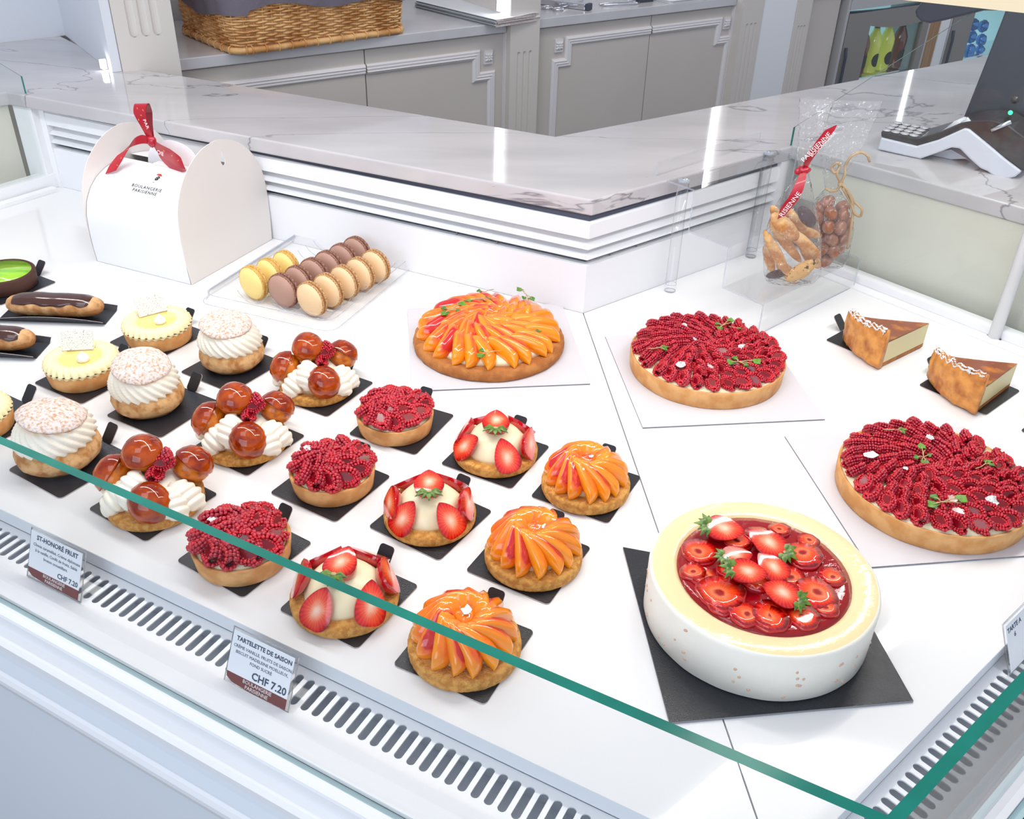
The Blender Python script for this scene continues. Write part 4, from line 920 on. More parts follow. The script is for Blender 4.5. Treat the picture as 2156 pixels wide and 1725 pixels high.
def peach_tartlet(c, label, rz, seed, sil):
    rnd = random.Random(seed); t = thing('peach_tartlet', label, 'tartlet', (c[0], c[1], TOP), rz, 'peach tartlets'); h = .0145
    sable(.0500, h, seed+5).build('sable_base', ['sable'], t)
    MB().lathe([(.035, h-.001), (.032, h+.009), (.020, h+.021), (.0001, h+.025)], 32).build('cream_dome', ['custard'], t)
    n = 15
    for i in range(n):
        a = 2*PI*i/n+rnd.uniform(-.06, .06); r = .0260
        m = T((r*math.cos(a), r*math.sin(a), h+.0195)) @ Rz(a+.66) @ Ry(.60+rnd.uniform(-.06, .06)) @ Rx(-.85+rnd.uniform(-.1, .1)) @ T((0, 0, -.0075)) @ S(1.10*rnd.uniform(.95, 1.06), 2.9, 1.45)
        obj('peach_slice', PEACH, t, m)
    MB().ell((0, 0, h+.0285), (.009, .009, .0045), 16, 8, fn=lambda x, y, z: 1+.1*math.sin(3*math.atan2(y, x))).build('glaze_pool', [M['peach']], t)
    for k, (x, y, s_) in enumerate(sil): silver(t, T((x, y, h+.0375-abs(x)*.5-abs(y)*.45)) @ Rx(.25), s_)
    return t
# choux for saint honore
def chou_mesh():
    return MB().ell((0, 0, 0), (.0158, .0158, .0145), 22, 14, fn=lambda x, y, z: 1+.02*math.sin(5*x+3*y)).mesh('choux_ball', ['bunglaze']), \
        MB().lathe([(.0001, .0182), (.006, .0176), (.0115, .0148), (.0152, .0098), (.0172, .0050), (.0174, .0040), (.0160, .0036), (.0001, .0036)], 30, fn=lambda r, z, a, j: (r*(1+.035*math.sin(2*a+.6)), z)).mesh('caramel_cap', ['caramel'])
CHOU, CAP = chou_mesh()
def swirl_mesh():
    # piped, ribbed quenelle of cream: zig-zag ridges along x
    def f(u_, v_):
        x = (u_-.5)*2; e = math.sqrt(max(0, 1-x*x))**.8; ri = 1+.20*abs(math.sin(u_*PI*4.5))-.08; sh = .25*math.sin(u_*PI*4.5)
        a = 2*PI*v_; return (.020*x+.002*math.cos(a), (.0130*e*ri)*math.cos(a)+.002*sh, (.0110*e*ri)*math.sin(a)+.0085)
    return MB().grid(f, 48, 18).mesh('whipped_cream', ['cream_w'])
SWIRL = swirl_mesh()
def saint_honore(c, label, rz, seed):
    t = thing('saint_honore', label, 'pastry', (c[0], c[1], TOP), rz, 'caramel choux pastries'); h = .0125
    sable(.0490, h, seed+9).build('sable_base', ['sable'], t)
    MB().lathe([(.036, h), (.034, h+.012), (.022, h+.024), (.0001, h+.028)], 28).build('cream_core', ['cream_w'], t)
    for a, r, z, tilt in ((222, .029, .003, .35), (-38, .033, .003, .35), (-12, .034, .002, .3), (60, .030, .004, .4), (120, .032, .004, .4), (175, .034, .003, .3), (250, .018, .016, .8)):
        a = math.radians(a); obj('whipped_cream', SWIRL, t, T((r*math.cos(a), r*math.sin(a), h+z)) @ Rz(a) @ Ry(.75) @ S(1.0, 1.12, 1.15))
    for x, y, z, ax_, tl in ((-.037, .000, .0275, 185, 1.0), (.013, -.031, .0215, -75, .95), (.034, .024, .0300, 40, .75), (-.008, .010, .0500, 250, .25)):
        o = obj('choux_ball', CHOU, t, T((x, y, h+z-.006)) @ Rz(math.radians(ax_)) @ Ry(tl) @ S(1.27, 1.27, 1.2)); obj('caramel_cap', CAP, o)
    for x, y, z, r1, r2 in ((.015, .002, .043, .4, 1.2), (.011, -.006, .035, 1.6, .9), (.020, .010, .046, 2.2, 1.3)):
        obj('raspberry_half', RASP, t, T((x, y, h+z)) @ Rz(r1) @ Rx(r2) @ S(1.1))
    return t
# choux with cream
def choux(c, label, rz, seed, tilt=(0.08, -.1), hole=False):
    t = thing('cream_choux', label, 'pastry', (c[0], c[1], TOP), rz, 'choux buns with whipped cream'); sd_ = seed*3.1
    MB().lathe([(.020, .0), (.036, .001), (.0435, .009), (.0455, .017), (.0435, .026), (.038, .032), (.0001, .033)], 64, fn=lambda r, z, a, j: (r*(1+.035*nz(math.cos(a)*1.6, math.sin(a)*1.6, sd_, 1)+.018*nz(math.cos(a)*6, math.sin(a)*6, z*150+sd_, 1)), z)).build('bun_base', ['bun'], t)
    nr = 22; prof = [(.034, .026), (.0405, .029), (.0425, .0345), (.0420, .041), (.0390, .049), (.0340, .0565), (.028, .0610), (.0001, .062)]
    def f(r, z, a, j): k = (z-.028)*46; return (r*(1+.050*math.cos(nr*(a+k*.55)))*(1+.02*math.sin(a+sd_)) if r > .005 else r, z+.002*math.sin(a+sd_+1)*(1 if r > .02 else 0))
    pf = []
    for i in range(len(prof)-1):
        for q in range(3): pf.append(tuple(prof[i][k]+(prof[i+1][k]-prof[i][k])*q/3 for k in (0, 1)))
    pf.append(prof[-1]); MB().lathe(pf, nr*8, fn=f).build('whipped_cream', ['cream_w'], t)
    pf = [(.0005, .0), (.018, -.0015), (.028, -.001), (.0330, .0005), (.0338, .0018), (.0325, .0036), (.029, .0064), (.022, .0098), (.012, .0118), (.0001, .0125)]
    MB().lathe(pf, 60, mis=[1, 1, 1, 1, 0, 0, 0, 0, 0], fn=lambda r, z, a, j: (r*(1+.05*nz(math.cos(a)*1.5+sd_, math.sin(a)*1.5, 1, 1)+.02*nz(math.cos(a)*7, math.sin(a)*7, sd_, 1)), z*(1+.12*nz(r*200*math.cos(a), r*200*math.sin(a), sd_, 1)))).build('sugared_top', ['sugar', 'bun'], t, T((-.003, -.001, .0605)) @ S(1.06, 1.06, 1.12) @ Rx(tilt[0]) @ Ry(tilt[1]))
    return t
def lemon(c, label, rz, seed, plaque_rot=0.0):
    t = thing('lemon_tartlet', label, 'tartlet', (c[0], c[1], TOP), rz, 'lemon tartlets'); h = .0215; R_ = .0455
    shell_mesh(R_-.002, h).build('pastry_shell', ['shell'], t)
    n = 30
    def f(u_, v_):
        a = 2*PI*u_; b = 2*PI*v_; k = abs(math.sin(n*a/2+b*1.2)); r0 = .0355; rr_ = .0088*(1+.38*k)
        return ((r0+rr_*math.cos(b))*math.cos(a), (r0+rr_*math.cos(b))*math.sin(a), h+.0035+rr_*.85*math.sin(b))
    MB().grid(f, n*6, 12).build('piped_cream_ring', ['lemoncream'], t)
    MB().lathe([(.030, h), (.0290, h+.0075), (.026, h+.0088), (.0001, h+.0095)], 40).build('lemon_gel', ['lemon'], t)
    MB().lathe([(.004, 0), (.0075, .0015), (.0078, .005), (.0055, .0095), (.0022, .0125), (.0006, .0148), (.0001, .0150)], 24).build('meringue_drop', ['meringue'], t, T((.008, -.010, h+.0088)))
    MB().prism([(x*1.0, y) for x, y in rrect(.040, .026, .0005, 3)], 0, .0018).build('chocolate_plaque', ['whitechoc'], t, T((-.010, .022, h+.0215)) @ Rz(plaque_rot) @ Rx(1.05))
    return t
# ---- place the small pastries and their boards
SCL = [1.0]
def fz(L_, R_, B_, r0):
    c, r = fitc(L_, R_, B_); SCL[0] = r/r0; return c
_thing0 = thing
def sc_last(t):
    t.scale = (SCL[0], SCL[0], 1+(SCL[0]-1)*.3); print('fit', t.name, [round(v, 4) for v in t.location[:2]], round(SCL[0], 3)); return t
BD = {'cF': ((-.5187, .9198), -32.3), 'cM': ((-.4463, 1.044), -29.4), 'cB': ((-.3822, 1.1546), -32), 'hB': ((-.2449, 1.0995), -29.5), 'hM': ((-.3165, .9691), -31.5), 'hF': ((-.3962, .8485), -33.2),
      'rF': ((-.2716, .7658), -32.7), 'rB': ((-.1267, 1.0167), -25.5), 'rM': ((-.1985, .8866), -31), 'sB': ((-.0034, .9528), -28.6), 'sM': ((-.0754, .8267), -33), 'pB': ((.1062, .8922), -28.2),
      'pM': ((.0353, .7626), -29.2), 'sF': ((-.1492, .6995), -30.3), 'pF': ((-.0287, .6346), -27.1), 'l2': ((-.5114, 1.2358), -31), 'l1': ((-.572, 1.1189), -31), 'l3': ((-.655, 1.005), -31)}
BL = {'cF': 'under the front left choux bun', 'cM': 'under the middle choux bun', 'cB': 'under the rearmost choux bun', 'hB': 'under the rearmost caramel choux pastry', 'hM': 'under the middle caramel choux pastry', 'hF': 'under the front caramel choux pastry',
      'rF': 'under the front raspberry tartlet', 'rB': 'under the rearmost raspberry tartlet', 'rM': 'under the middle raspberry tartlet', 'sB': 'under the rearmost strawberry tartlet', 'sM': 'under the middle strawberry tartlet', 'pB': 'under the rearmost peach tartlet',
      'pM': 'under the middle peach tartlet', 'sF': 'under the front strawberry tartlet', 'pF': 'under the front peach tartlet', 'l2': 'under the rearmost lemon tartlet', 'l1': 'under the middle lemon tartlet', 'l3': 'under the lemon tartlet cut by the left edge'}
for k, (c, a) in BD.items(): board(c, a, 'black card board with folded tab '+BL[k])
sc_last(rasp_tartlet(fz(750, 914, 945, .0475), 'rearmost raspberry tartlet, sprinkled with green zest', .5, 3, zest=22))
sc_last(rasp_tartlet(fz(609, 792, 1074, .0475), 'middle raspberry tartlet with one silver leaf on its left', 0, 4, sil=[(-.027, .012)], zest=6))
sc_last(rasp_tartlet(fz(401, 617, 1243, .0475), 'front raspberry tartlet seen partly through the front glass', .3, 5, sil=[(-.022, .016)], zest=12))
ringM = [(-128, 1.02, 2.9, .0325), (-55, 1.0, 3.4, .0330), (-165, 1.15, 1.5, .0345), (-5, 1.15, 1.7, .0345), (125, .8, 1.4, .034), (62, .85, 1.6, .034)]
sc_last(straw_tartlet(fz(807, 1002, 1155, .0485), 'middle strawberry tartlet with a green stalked half on top', .0, 2, ringM, (-1.5, .18, PI)))
ringB = [(-150, 1.0, 2.6, .0325), (-72, 1.0, 3.3, .0330), (-15, 1.2, 2.0, .0345), (165, 1.0, 1.7, .0345), (110, .8, 1.5, .034), (45, .85, 1.6, .034)]
sc_last(straw_tartlet(fz(955, 1132, 1010, .0485), 'rearmost strawberry tartlet with cream dome and six halves', .0, 6, ringB, (-1.3, .18, PI-.3)))
ringF = [(-115, 1.0, 3.0, .0325), (-45, .9, 2.6, .0330), (-178, 1.15, 1.5, .0345), (15, 1.05, 1.6, .0345), (130, .8, 1.4, .034), (65, .75, 1.7, .034)]
sc_last(straw_tartlet(fz(609, 840, 1349, .0485), 'front strawberry tartlet crossed by the green glass edge', .0, 8, ringF, (-2.4, .3, PI+.5)))
sc_last(peach_tartlet(fz(1140, 1327, 1088, .0505), 'rearmost peach tartlet with glazed swirled slices', .3, 21, [(.002, -.004, .0035), (.010, -.004, .003)]))
sc_last(peach_tartlet(fz(1020, 1227, 1250, .0505), 'middle peach tartlet with one silver leaf', 0, 22, [(.012, -.001, .005)]))
sc_last(peach_tartlet(fz(858, 1098, 1462, .0505), 'front peach tartlet with several silver leaves', .15, 23, [(-.014, -.006, .0075), (.002, .0, .0062), (-.006, -.013, .005)]))
sc_last(saint_honore(fz(588, 745, 860, .0495), 'rearmost caramel choux pastry with raspberries on cream', .1, 1))
sc_last(saint_honore(fz(425, 606, 987, .0495), 'middle caramel choux pastry with four glazed choux', 0, 2))
sc_last(saint_honore(fz(218, 430, 1124, .0495), 'front caramel choux pastry crossed by the green glass edge', -.12, 3))
sc_last(choux(fz(419, 559, 798, .0455), 'rearmost cream choux with pale sugared lid', .3, 1, (.10, .05)))
sc_last(choux(fz(234, 390, 894, .0455), 'middle cream choux with tilted sugared lid', 1.4, 2, (.17, -.16)))
sc_last(choux(fz(30, 217, 1019, .0455), 'front left cream choux beside the green glass edge', 2.5, 3, (.16, -.12)))
sc_last(lemon(fz(95, 256, 832, .0465), 'middle lemon tartlet with upright speckled white plaque', 0, 1, .15))
sc_last(lemon(fz(260, 407, 747, .0465), 'rearmost lemon tartlet with slanting speckled white plaque', .1, 2, .55))
lemon((-.665, .990), 'lemon tartlet cut off by the left picture edge', .0, 3, .1)
# ---- large tarts on square cards
def square_card(pts, label, mats, th=.0022):
    o = MB().prism([tuple(p[:2]) for p in pts], .0003, th, 0, 1).build('cake_card', mats); return tag(o, label, 'cake board')
def fit_sq(c, ang, s_): u_ = Vector((math.cos(ang), math.sin(ang), 0)); v_ = Vector((-u_.y, u_.x, 0)); c = Vector((*c, 0)); return [c+(-u_-v_)*s_/2, c+(u_-v_)*s_/2, c+(u_+v_)*s_/2, c+(-u_+v_)*s_/2]
square_card(fit_sq((.298, 1.158), math.radians(6.6), .250), 'white square card under the rear raspberry tart', ['whitecard', 'greyedge'])
square_card(fit_sq((.512, .898), math.radians(7.3), .250), 'white square card under the right raspberry tart', ['whitecard', 'greyedge'])
square_card(fit_sq((-.012, 1.237), math.radians(6.6), .250), 'white square card under the large peach tart', ['whitecard', 'greyedge'])
def big_rasp(c, r, label, rz, seed, sil, herbs):
    rnd = random.Random(seed); t = thing('raspberry_tart', label, 'tart', (c[0], c[1], .0024), rz, 'large raspberry tarts'); h = .0265
    shell_mesh(r-.002, h, .0015, .0032).build('pastry_shell', ['shell'], t)
    MB().lathe([(r-.005, h-.006), (r-.004, h-.0018), (r*.7, h+.002), (.0001, h+.003)], 60).build('cream_filling', ['custard'], t)
    raspberries(t, ((r-.0150, 30, 0), (r-.034, 25, .1), (r-.0535, 20, .2), (r-.072, 13, .0), (r-.090, 7, .3), (.006, 3, .1)), .62, h+.0058, 1.05, 1.20, rnd, .004, r)
    for x, y, s_ in sil: silver(t, T((x, y, h+.0155)) @ Rx(.25), s_)
    for x, y, a, s_, n in herbs: leafspray(t, T((x, y, h+.0145)) @ Rz(a) @ Rx(.12), s_, n)
def loc(px_, py_, c, z=.042): p = P(px_, py_, z); return p.x-c[0], p.y-c[1]
c1_, r1_ = fitc(1323, 1656, 866, .02, .0024); print('rt1', c1_, r1_) 
big_rasp(c1_, r1_-.0015, 'rear raspberry tart with green herb leaves on a white card', 0, 31,
         [(*loc(1440, 690, c1_), .0085), (*loc(1433, 772, c1_), .0085), (*loc(1563, 732, c1_), .008), (*loc(1464, 716, c1_), .004)],
         [(*loc(1400, 738, c1_), 3.0, 1.35, 2), (*loc(1512, 692, c1_), .3, 1.25, 3), (*loc(1540, 765, c1_), -.5, 1.5, 4), (*loc(1556, 696, c1_), 2.4, .8, 1)])
c2_, r2_ = fitc(1760, None, 1172, .02, .0024, .112); print('rt2', c2_)
big_rasp(c2_, .1120, 'large raspberry tart cut off by the right picture edge', 0, 32,
         [(*loc(1832, 962, c2_), .0105), (*loc(1957, 925, c2_), .006), (*loc(2088, 1056, c2_), .009), (*loc(1905, 990, c2_), .004)],
         [(*loc(1938, 975, c2_), .8, 1.3, 4), (*loc(1962, 1062, c2_), -.3, 1.5, 3), (*loc(1900, 912, c2_), 2.8, 1.2, 2), (*loc(2082, 980, c2_), 3.4, 1.2, 2)])
cp_, rp_ = fitc(868, 1190, 808, .006, .0024); print('peach', cp_, rp_); rnd = random.Random(5)
t = thing('peach_tart', 'large round peach tart with fanned slices on a white card', 'tart', (*cp_, .0024), 0); h = .0165
MB().lathe([(.110, 0), (.1125, .002), (.1130, .008), (.1115, .0135), (.107, h), (.0001, h+.0005)], 150, fn=lambda r, z, a, j: ((r+.0012*nz(math.cos(a)*10, math.sin(a)*10, z*300, 1)) if r > .01 else r, z)).build('cookie_base', ['cookie'], t)
MB().lathe([(.096, h-.001), (.092, h+.006), (.07, h+.013), (.0001, h+.020)], 40, fn=lambda r, z, a, j: (r*(1+.02*math.sin(9*a)), z)).build('cream_filling', ['custard'], t)
for r, n, z, sw, pit, sc in ((.078, 23, .0140, .50, .30, 1.0), (.050, 18, .0200, .55, .22, .95), (.024, 10, .0250, .7, .12, .85), (.006, 3, .0280, .3, .1, .62)):
    for i in range(n):
        a = 2*PI*i/n+rnd.uniform(-.06, .06)
        obj('peach_slice', PEACHB, t, T((r*math.cos(a), r*math.sin(a), h+z)) @ Rz(a+sw+rnd.uniform(-.12, .12)) @ Ry(pit+rnd.uniform(-.08, .08)) @ Rx(-.95+rnd.uniform(-.18, .18)) @ T((0, 0, -.009)) @ S(sc*1.04, 2.6*sc, 1.65*sc))
for px_, py_, a, s_, n in ((935, 655, .3, 1.5, 4), (1010, 607, .4, 1.3, 2), (1026, 630, 3.0, 1.4, 3), (1113, 628, 1.6, 1.4, 3), (1133, 688, 2.9, 1.3, 2), (1012, 733, .1, 1.4, 2)):
    x, y = loc(px_, py_, cp_, .054); leafspray(t, T((x, y, h+.032-(.008 if math.hypot(x, y) > .08 else 0))) @ Rz(a) @ Rx(.12), s_, n)
# ---- cheesecake on its black card
_c, _r = fitc(1355, 1828, 1480, .004, .0028); print('cheese', _c, _r); cc = Vector((*_c, 0))
blk = [P(1312, 1150, .004), P(1409, 1526, 0), P(1922, 1480, 0), P(1790, 1245, .0)]
o = MB().prism([(p.x, p.y) for p in blk], .0003, .0026, 0, 1).build('cake_card', ['blackboard', 'greyedge']); tag(o, 'large glossy black card under the strawberry cheesecake', 'cake board')
CR = _r; Hc = .0585; IR = CR*.765
t = thing('strawberry_cheesecake', 'round cream cheesecake with glazed strawberry centre on a black card', 'cake', (cc.x, cc.y, .0028))
nb_ = MB(); rnd = random.Random(9); nb_.lathe([(CR-.003, 0), (CR, .002), (CR, Hc-.004), (CR-.0008, Hc-.0012), (CR-.003, Hc), (IR+.003, Hc), (IR, Hc-.0015), (IR-.001, Hc-.003), (.0001, Hc-.0035)], 120, mis=[0, 0, 0, 0, 1, 1, 1, 1],
           fn=lambda r, z, a, j: (r*(1+.0035*nz(math.cos(a)*3, math.sin(a)*3, z*60, 2)) if r > .01 else r, z))
for i in range(34):
    a = rnd.uniform(0, 2*PI) if i > 26 else rnd.uniform(PI*.95, PI*1.95); nb_.ell((0, 0, 0), (.0026*rnd.uniform(.5, 1), .0011, .0016), 8, 6, 2, T((CR*math.cos(a), CR*math.sin(a), rnd.uniform(.006, Hc-.010))) @ Rz(a+PI/2) @ Ry(rnd.uniform(-.6, .6)))
nb_.build('cake_body', ['cheese', 'cheesetop', 'nut'], t)
MB().lathe([(IR-.0012, Hc-.0032), (IR-.0011, Hc-.0018), (IR*.9, Hc-.0006), (IR*.7, Hc-.0004), (.0001, Hc-.0004)], 60, fn=lambda r, z, a, j: (r, z+(.0006*nz(r*90*math.cos(a), r*90*math.sin(a), 1, 1) if j else 0))).build('jelly_glaze', ['glaze'], t)
def slice_mesh(r=.02):
    mb = MB(); n = 26
    fnr = lambda a: r*(1+.05*math.sin(3*a)+.03*math.sin(7*a+1))
    rings = [(.0001, .0016), (.35, .0016), (.7, .0017), (.93, .0012)]
    mb.lathe([(.0001, .0018), (r*.5, .0018), (r*.93, .0015)], n, 1, fn=lambda rr_, z, a, j: (rr_*fnr(a)/r, z))
    mb.lathe([(r*.93, .0015), (r, .0), (r*.97, -.003), (.0001, -.003)], n, 0, fn=lambda rr_, z, a, j: (rr_*fnr(a)/r, z))
    return mb.mesh('strawberry_slice', ['strawskin', M['strawslice']])
M['strawslice'] = fruit_ramp('strawberry_slice_cut', 'd', [(.0, rgb(150, 10, 20)), (.10, rgb(170, 16, 24)), (.2, rgb(250, 128, 84)), (.42, rgb(246, 84, 30)), (.75, rgb(232, 30, 16)), (1.0, rgb(176, 8, 18))], rough=.08, coat=.8)
SL = slice_mesh()
for px_, py_, s_ in ((1470, 1172, 1.12), (1446, 1214, .78), (1508, 1264, 1.42), (1622, 1305, 1.10), (1688, 1180, 1.20), (1712, 1262, 1.32), (1598, 1140, .95), (1552, 1150, .9), (1748, 1225, .8), (1690, 1310, .9), (1560, 1318, .95), (1590, 1230, 1.0), (1640, 1125, .7), (1700, 1150, .7), (1480, 1225, .8), (1540, 1210, .9), (1660, 1225, .95), (1735, 1290, .75), (1620, 1320, 1.0), (1500, 1300, .75)):
    x, y = loc(px_, py_, (cc.x, cc.y), .056); d_ = math.hypot(x, y); k = min(1, (IR-.0195*s_)/d_) if d_ > 0 else 1
    obj('strawberry_slice', SL, t, T((x*k, y*k, Hc+.0000+.0010*s_)) @ Rz(px_) @ Rx(rnd.uniform(-.09, .09)) @ S(s_*.86, s_*.86, 1))
for px_, py_, a, s_, tl, cal, zz in ((1527, 1125, -.2, 1.22, .35, 1, .008), (1612, 1152, 2.5, 1.28, .30, 1, .008), (1552, 1178, .1, .95, .25, 1, .006), (1622, 1205, 2.2, 1.15, .25, 0, .009), (1575, 1222, -.2, 1.10, .35, 1, .012), (1640, 1262, 2.7, 1.12, .40, 1, .010)):
    x, y = loc(px_, py_, (cc.x, cc.y), .066)
    o = obj('strawberry_half', STRAW, t, T((x, y, Hc+zz+.004)) @ Rz(-1.57) @ Ry(tl) @ Rz(a+1.57) @ S(s_*1.08))
    if cal: obj('calyx', CALYX, o, T((-.0135, 0, -.0010)))
# ---- flan slices
def flan(tip, ca, cb, label, hz=.040, hc=.060, seed=0):
    tip, ca, cb = Vector(tip), Vector(ca), Vector(cb); c = (tip+ca+cb)/3; t = thing('flan_slice', label, 'cake slice', (c.x, c.y, TOP), 0, 'baked flan slices')
    l = [(p-c) for p in (tip, ca, cb)]; R_ = ((ca-tip).length+(cb-tip).length)/2; a0 = math.atan2((ca-tip).y, (ca-tip).x); a1 = math.atan2((cb-tip).y, (cb-tip).x)
    if a1 < a0: a1 += 2*PI
    if a1-a0 > PI: a0, a1 = a1-2*PI, a0
    if a0 > a1: a0, a1 = a1, a0
    n = 14; tx, ty = l[0].x, l[0].y; Ri = R_-.011
    def pt(r, a): return (tx+r*math.cos(a), ty+r*math.sin(a))
    arc = [a0+(a1-a0)*i/n for i in range(n+1)]
    cust = MB().prism([(tx, ty)]+[pt(Ri, a) for a in arc], .0065, hz-.0006); cust.build('custard', ['flanfill'], t)
    MB().prism([(tx, ty)]+[pt(Ri, a) for a in arc], .0, .0064).build('pastry_bottom', ['cookie'], t)
    def top(u_, v_):
        a = a0+(a1-a0)*v_; r = max(.0004, Ri*u_); x, y = pt(r, a); return (x, y, hz+.0030*(u_**3)+.0004+.0010*abs(nz(x*60, y*60, seed, 1))*u_)
    MB().grid(top, 14, 12).build('browned_top', ['flantop'], t)
    cr = MB(); prof = [(Ri+.0002, .0), (Ri+.0002, hz), (Ri+.001, hc*.82), (Ri+.0035, hc*.97), (R_-.003, hc), (R_-.0005, hc*.9)]+[(R_+.0015*math.sin(PI*(1-q/10)*.8), hc*(.84-.084*q)) for q in range(10)]+[(R_-.003, .001)]
    m_ = 56; vs = []
    for i in range(m_+1):
        a = a0-.02+(a1-a0+.04)*i/m_
        for j, (r, z) in enumerate(prof):
            w_ = nz(i*.12, j*.35, seed*7, 1)+.8*nz(i*.45, j*.8, seed*3, 1); z2 = z*(1+(.10*nz(i*.25, 1, seed, 1)+.20*(i/m_-.5)*(1 if seed else 1) if j > 2 and j < 6 else 0)); x, y = pt(r+(.0022*w_ if j > 4 else .0008*w_), a); vs.append((x, y, z2))
    k = len(prof); fs = [(i*k+j, (i+1)*k+j, (i+1)*k+(j+1) % k, i*k+(j+1) % k) for i in range(m_) for j in range(k)]+[tuple(range(k)), tuple(m_*k+j for j in range(k))[::-1]]
    cr.add(vs, fs, 0, True); cr.build('puff_crust', ['puff'], t)
    su = MB()
    for i in range(m_):
        a = a0+(a1-a0)*i/m_; z2 = hc*(1+.10*nz(i*.25, 1, seed, 1)+.20*(i/m_-.5)); x, y = pt(R_-.0025, a); k_ = abs(nz(i*.9, 3, seed, 1))*2; su.ell((0, 0, 0), (.0026*(.25+k_), .0024*(.3+k_), .0008), 7, 5, 0, T((x, y, z2*(1+.004*(i % 3)))) @ Rz(a)); su.ell((0, 0, 0), (.0008, .0010, .0012+.004*k_*k_), 6, 4, 0, T((x+.0026*math.cos(a), y+.0026*math.sin(a), z2-.0035)) @ Rz(a))
    su.build('icing_sugar', ['flour'], t)
    return t
flan((.645, 1.257, 0), (.553, 1.187, 0), (.522, 1.272, 0), 'rear baked flan slice with torn puff crust dusted with sugar', seed=1)
flan((.728, 1.143, 0), (.645, 1.068, 0), (.612, 1.160, 0), 'front baked flan slice with flaky puff crust', hz=.038, hc=.058, seed=2)
flan((.836, 1.045, 0), (.763, .965, 0), (.722, 1.050, 0), 'baked flan slice just outside the right picture edge', hz=.038, hc=.056, seed=3)
def fboard(L_, B_, label):
    L_, B_ = Vector(L_), Vector(B_); d = (B_-L_).normalized(); n_ = Vector((-d.y, d.x)); c = L_+d*.05+n_*.05
    t = board((c.x, c.y), math.degrees(math.atan2(d.y, d.x)), label, False); obj('tab', tm_, t, Rz(PI/2))
fboard((.5009, 1.2731), (.570, 1.195), 'black card board under the rear flan slice'); fboard((.5984, 1.144), (.6605, 1.0709), 'black card board under the front flan slice'); fboard((.6937, 1.0319), (.760, .955), 'black card board peeping in at the right picture edge')
# ---- eclairs in folded card trays
def eclair(c, rz, L_, label, cut=False):
    t = thing('chocolate_eclair', label, 'eclair', (c[0], c[1], .0030), rz, 'chocolate eclairs')
    def body(x, y, z): return 1+.05*nz(x*3, y*3, z*3+c[0]*9, 1)+.015*nz(x*12, y*6, z*6, 1)
    nu, nv = 44, 22
    def f(u_, v_, top=False):
        x = 2*u_-1; e = max(0, 1-abs(x)**5)**.42; a = 2*PI*v_; r = .0185*(1+.05*nz(u_*7, math.cos(a), math.sin(a)+c[0]*5, 1.3)+.02*nz(u_*30, math.cos(a)*3, math.sin(a)*3, 1)); return (x*L_/2, r*1.12*e*math.cos(a), .016+r*.88*e*math.sin(a))
    MB().grid(f, nu, nv).build('pastry_body', ['eclair'], t)
    def g_(u_, v_):
        x = (2*u_-1); e = max(0, 1-abs(x)**5)**.42; s_ = (v_*2-1); edge = .40+.030*math.sin(u_*15)+.022*math.sin(u_*31+1); a = PI/2+s_*PI*edge*.95*(1 if e > .3 else e/.3); r = .0198*(1-.10*max(0, abs(s_)-.88)/.12)*(1+.012*math.sin(u_*23))
        return (x*(L_/2-.006), r*1.12*e*math.cos(a)*1.0, .0165+r*.90*e*math.sin(a))
    MB().grid(g_, 40, 16).build('chocolate_glaze', ['choc'], t)
    b = thing('card_tray', 'black folded card tray '+('under the rear eclair' if not cut else 'under the front eclair'), 'cake board', (c[0], c[1], 0), rz, 'folded trays of the eclairs')
    w_, hl = .026, L_/2+.008; fl = MB().prism([(-hl, -w_+.004), (hl, -w_+.004), (hl, w_-.004), (-hl, w_-.004)], .0003, .0014)
    fl.build('tray_base', ['blackboard'], b)
    for sg_ in (-1, 1):
        sd2 = MB(); top_ = lambda s: .011*(1-(s*2-1)**2*.55)
        vs = []; n = 12
        for i in range(n+1): s_ = i/n; x = -hl+2*hl*s_; vs += [(x, sg_*(w_-.004), .0014), (x, sg_*(w_+.003), .002+top_(s_)), (x, sg_*(w_-.003), .0014), (x, sg_*(w_+.004), .002+top_(s_))]
        sd2.add(vs, [(4*i, 4*i+4, 4*i+5, 4*i+1) for i in range(n)]+[(4*i+2, 4*i+3, 4*i+7, 4*i+6) for i in range(n)], 0, True); sd2.add(vs, [(4*i+1, 4*i+5, 4*i+7, 4*i+3) for i in range(n)], 1, False); sd2.build('folded_side', ['blackboard', 'boardedge'], b)
eclair((-.688, 1.300), -.03, .150, 'rear chocolate eclair with a shiny dark glaze')
eclair((-.748, 1.192), -.02, .150, 'front chocolate eclair cut off by the left picture edge', True)
# ---- green glazed chocolate tart
t = thing('green_glazed_tart', 'chocolate tart with swirled green glaze at the left edge', 'tartlet', (-.812, 1.400, TOP))
MB().lathe([(.0465, 0), (.048, .0012), (.049, .024), (.0465, .0262), (.0435, .0250), (.0430, .0238), (.042, .0238)], 64).build('chocolate_shell', ['chocshell'], t)
MB().lathe([(.0432, .022), (.0430, .0248), (.0001, .0254)], 48).build('green_glaze', ['greenglaze'], t)
board((-.806, 1.398), -31, 'black card board with folded tab under the green glazed tart')
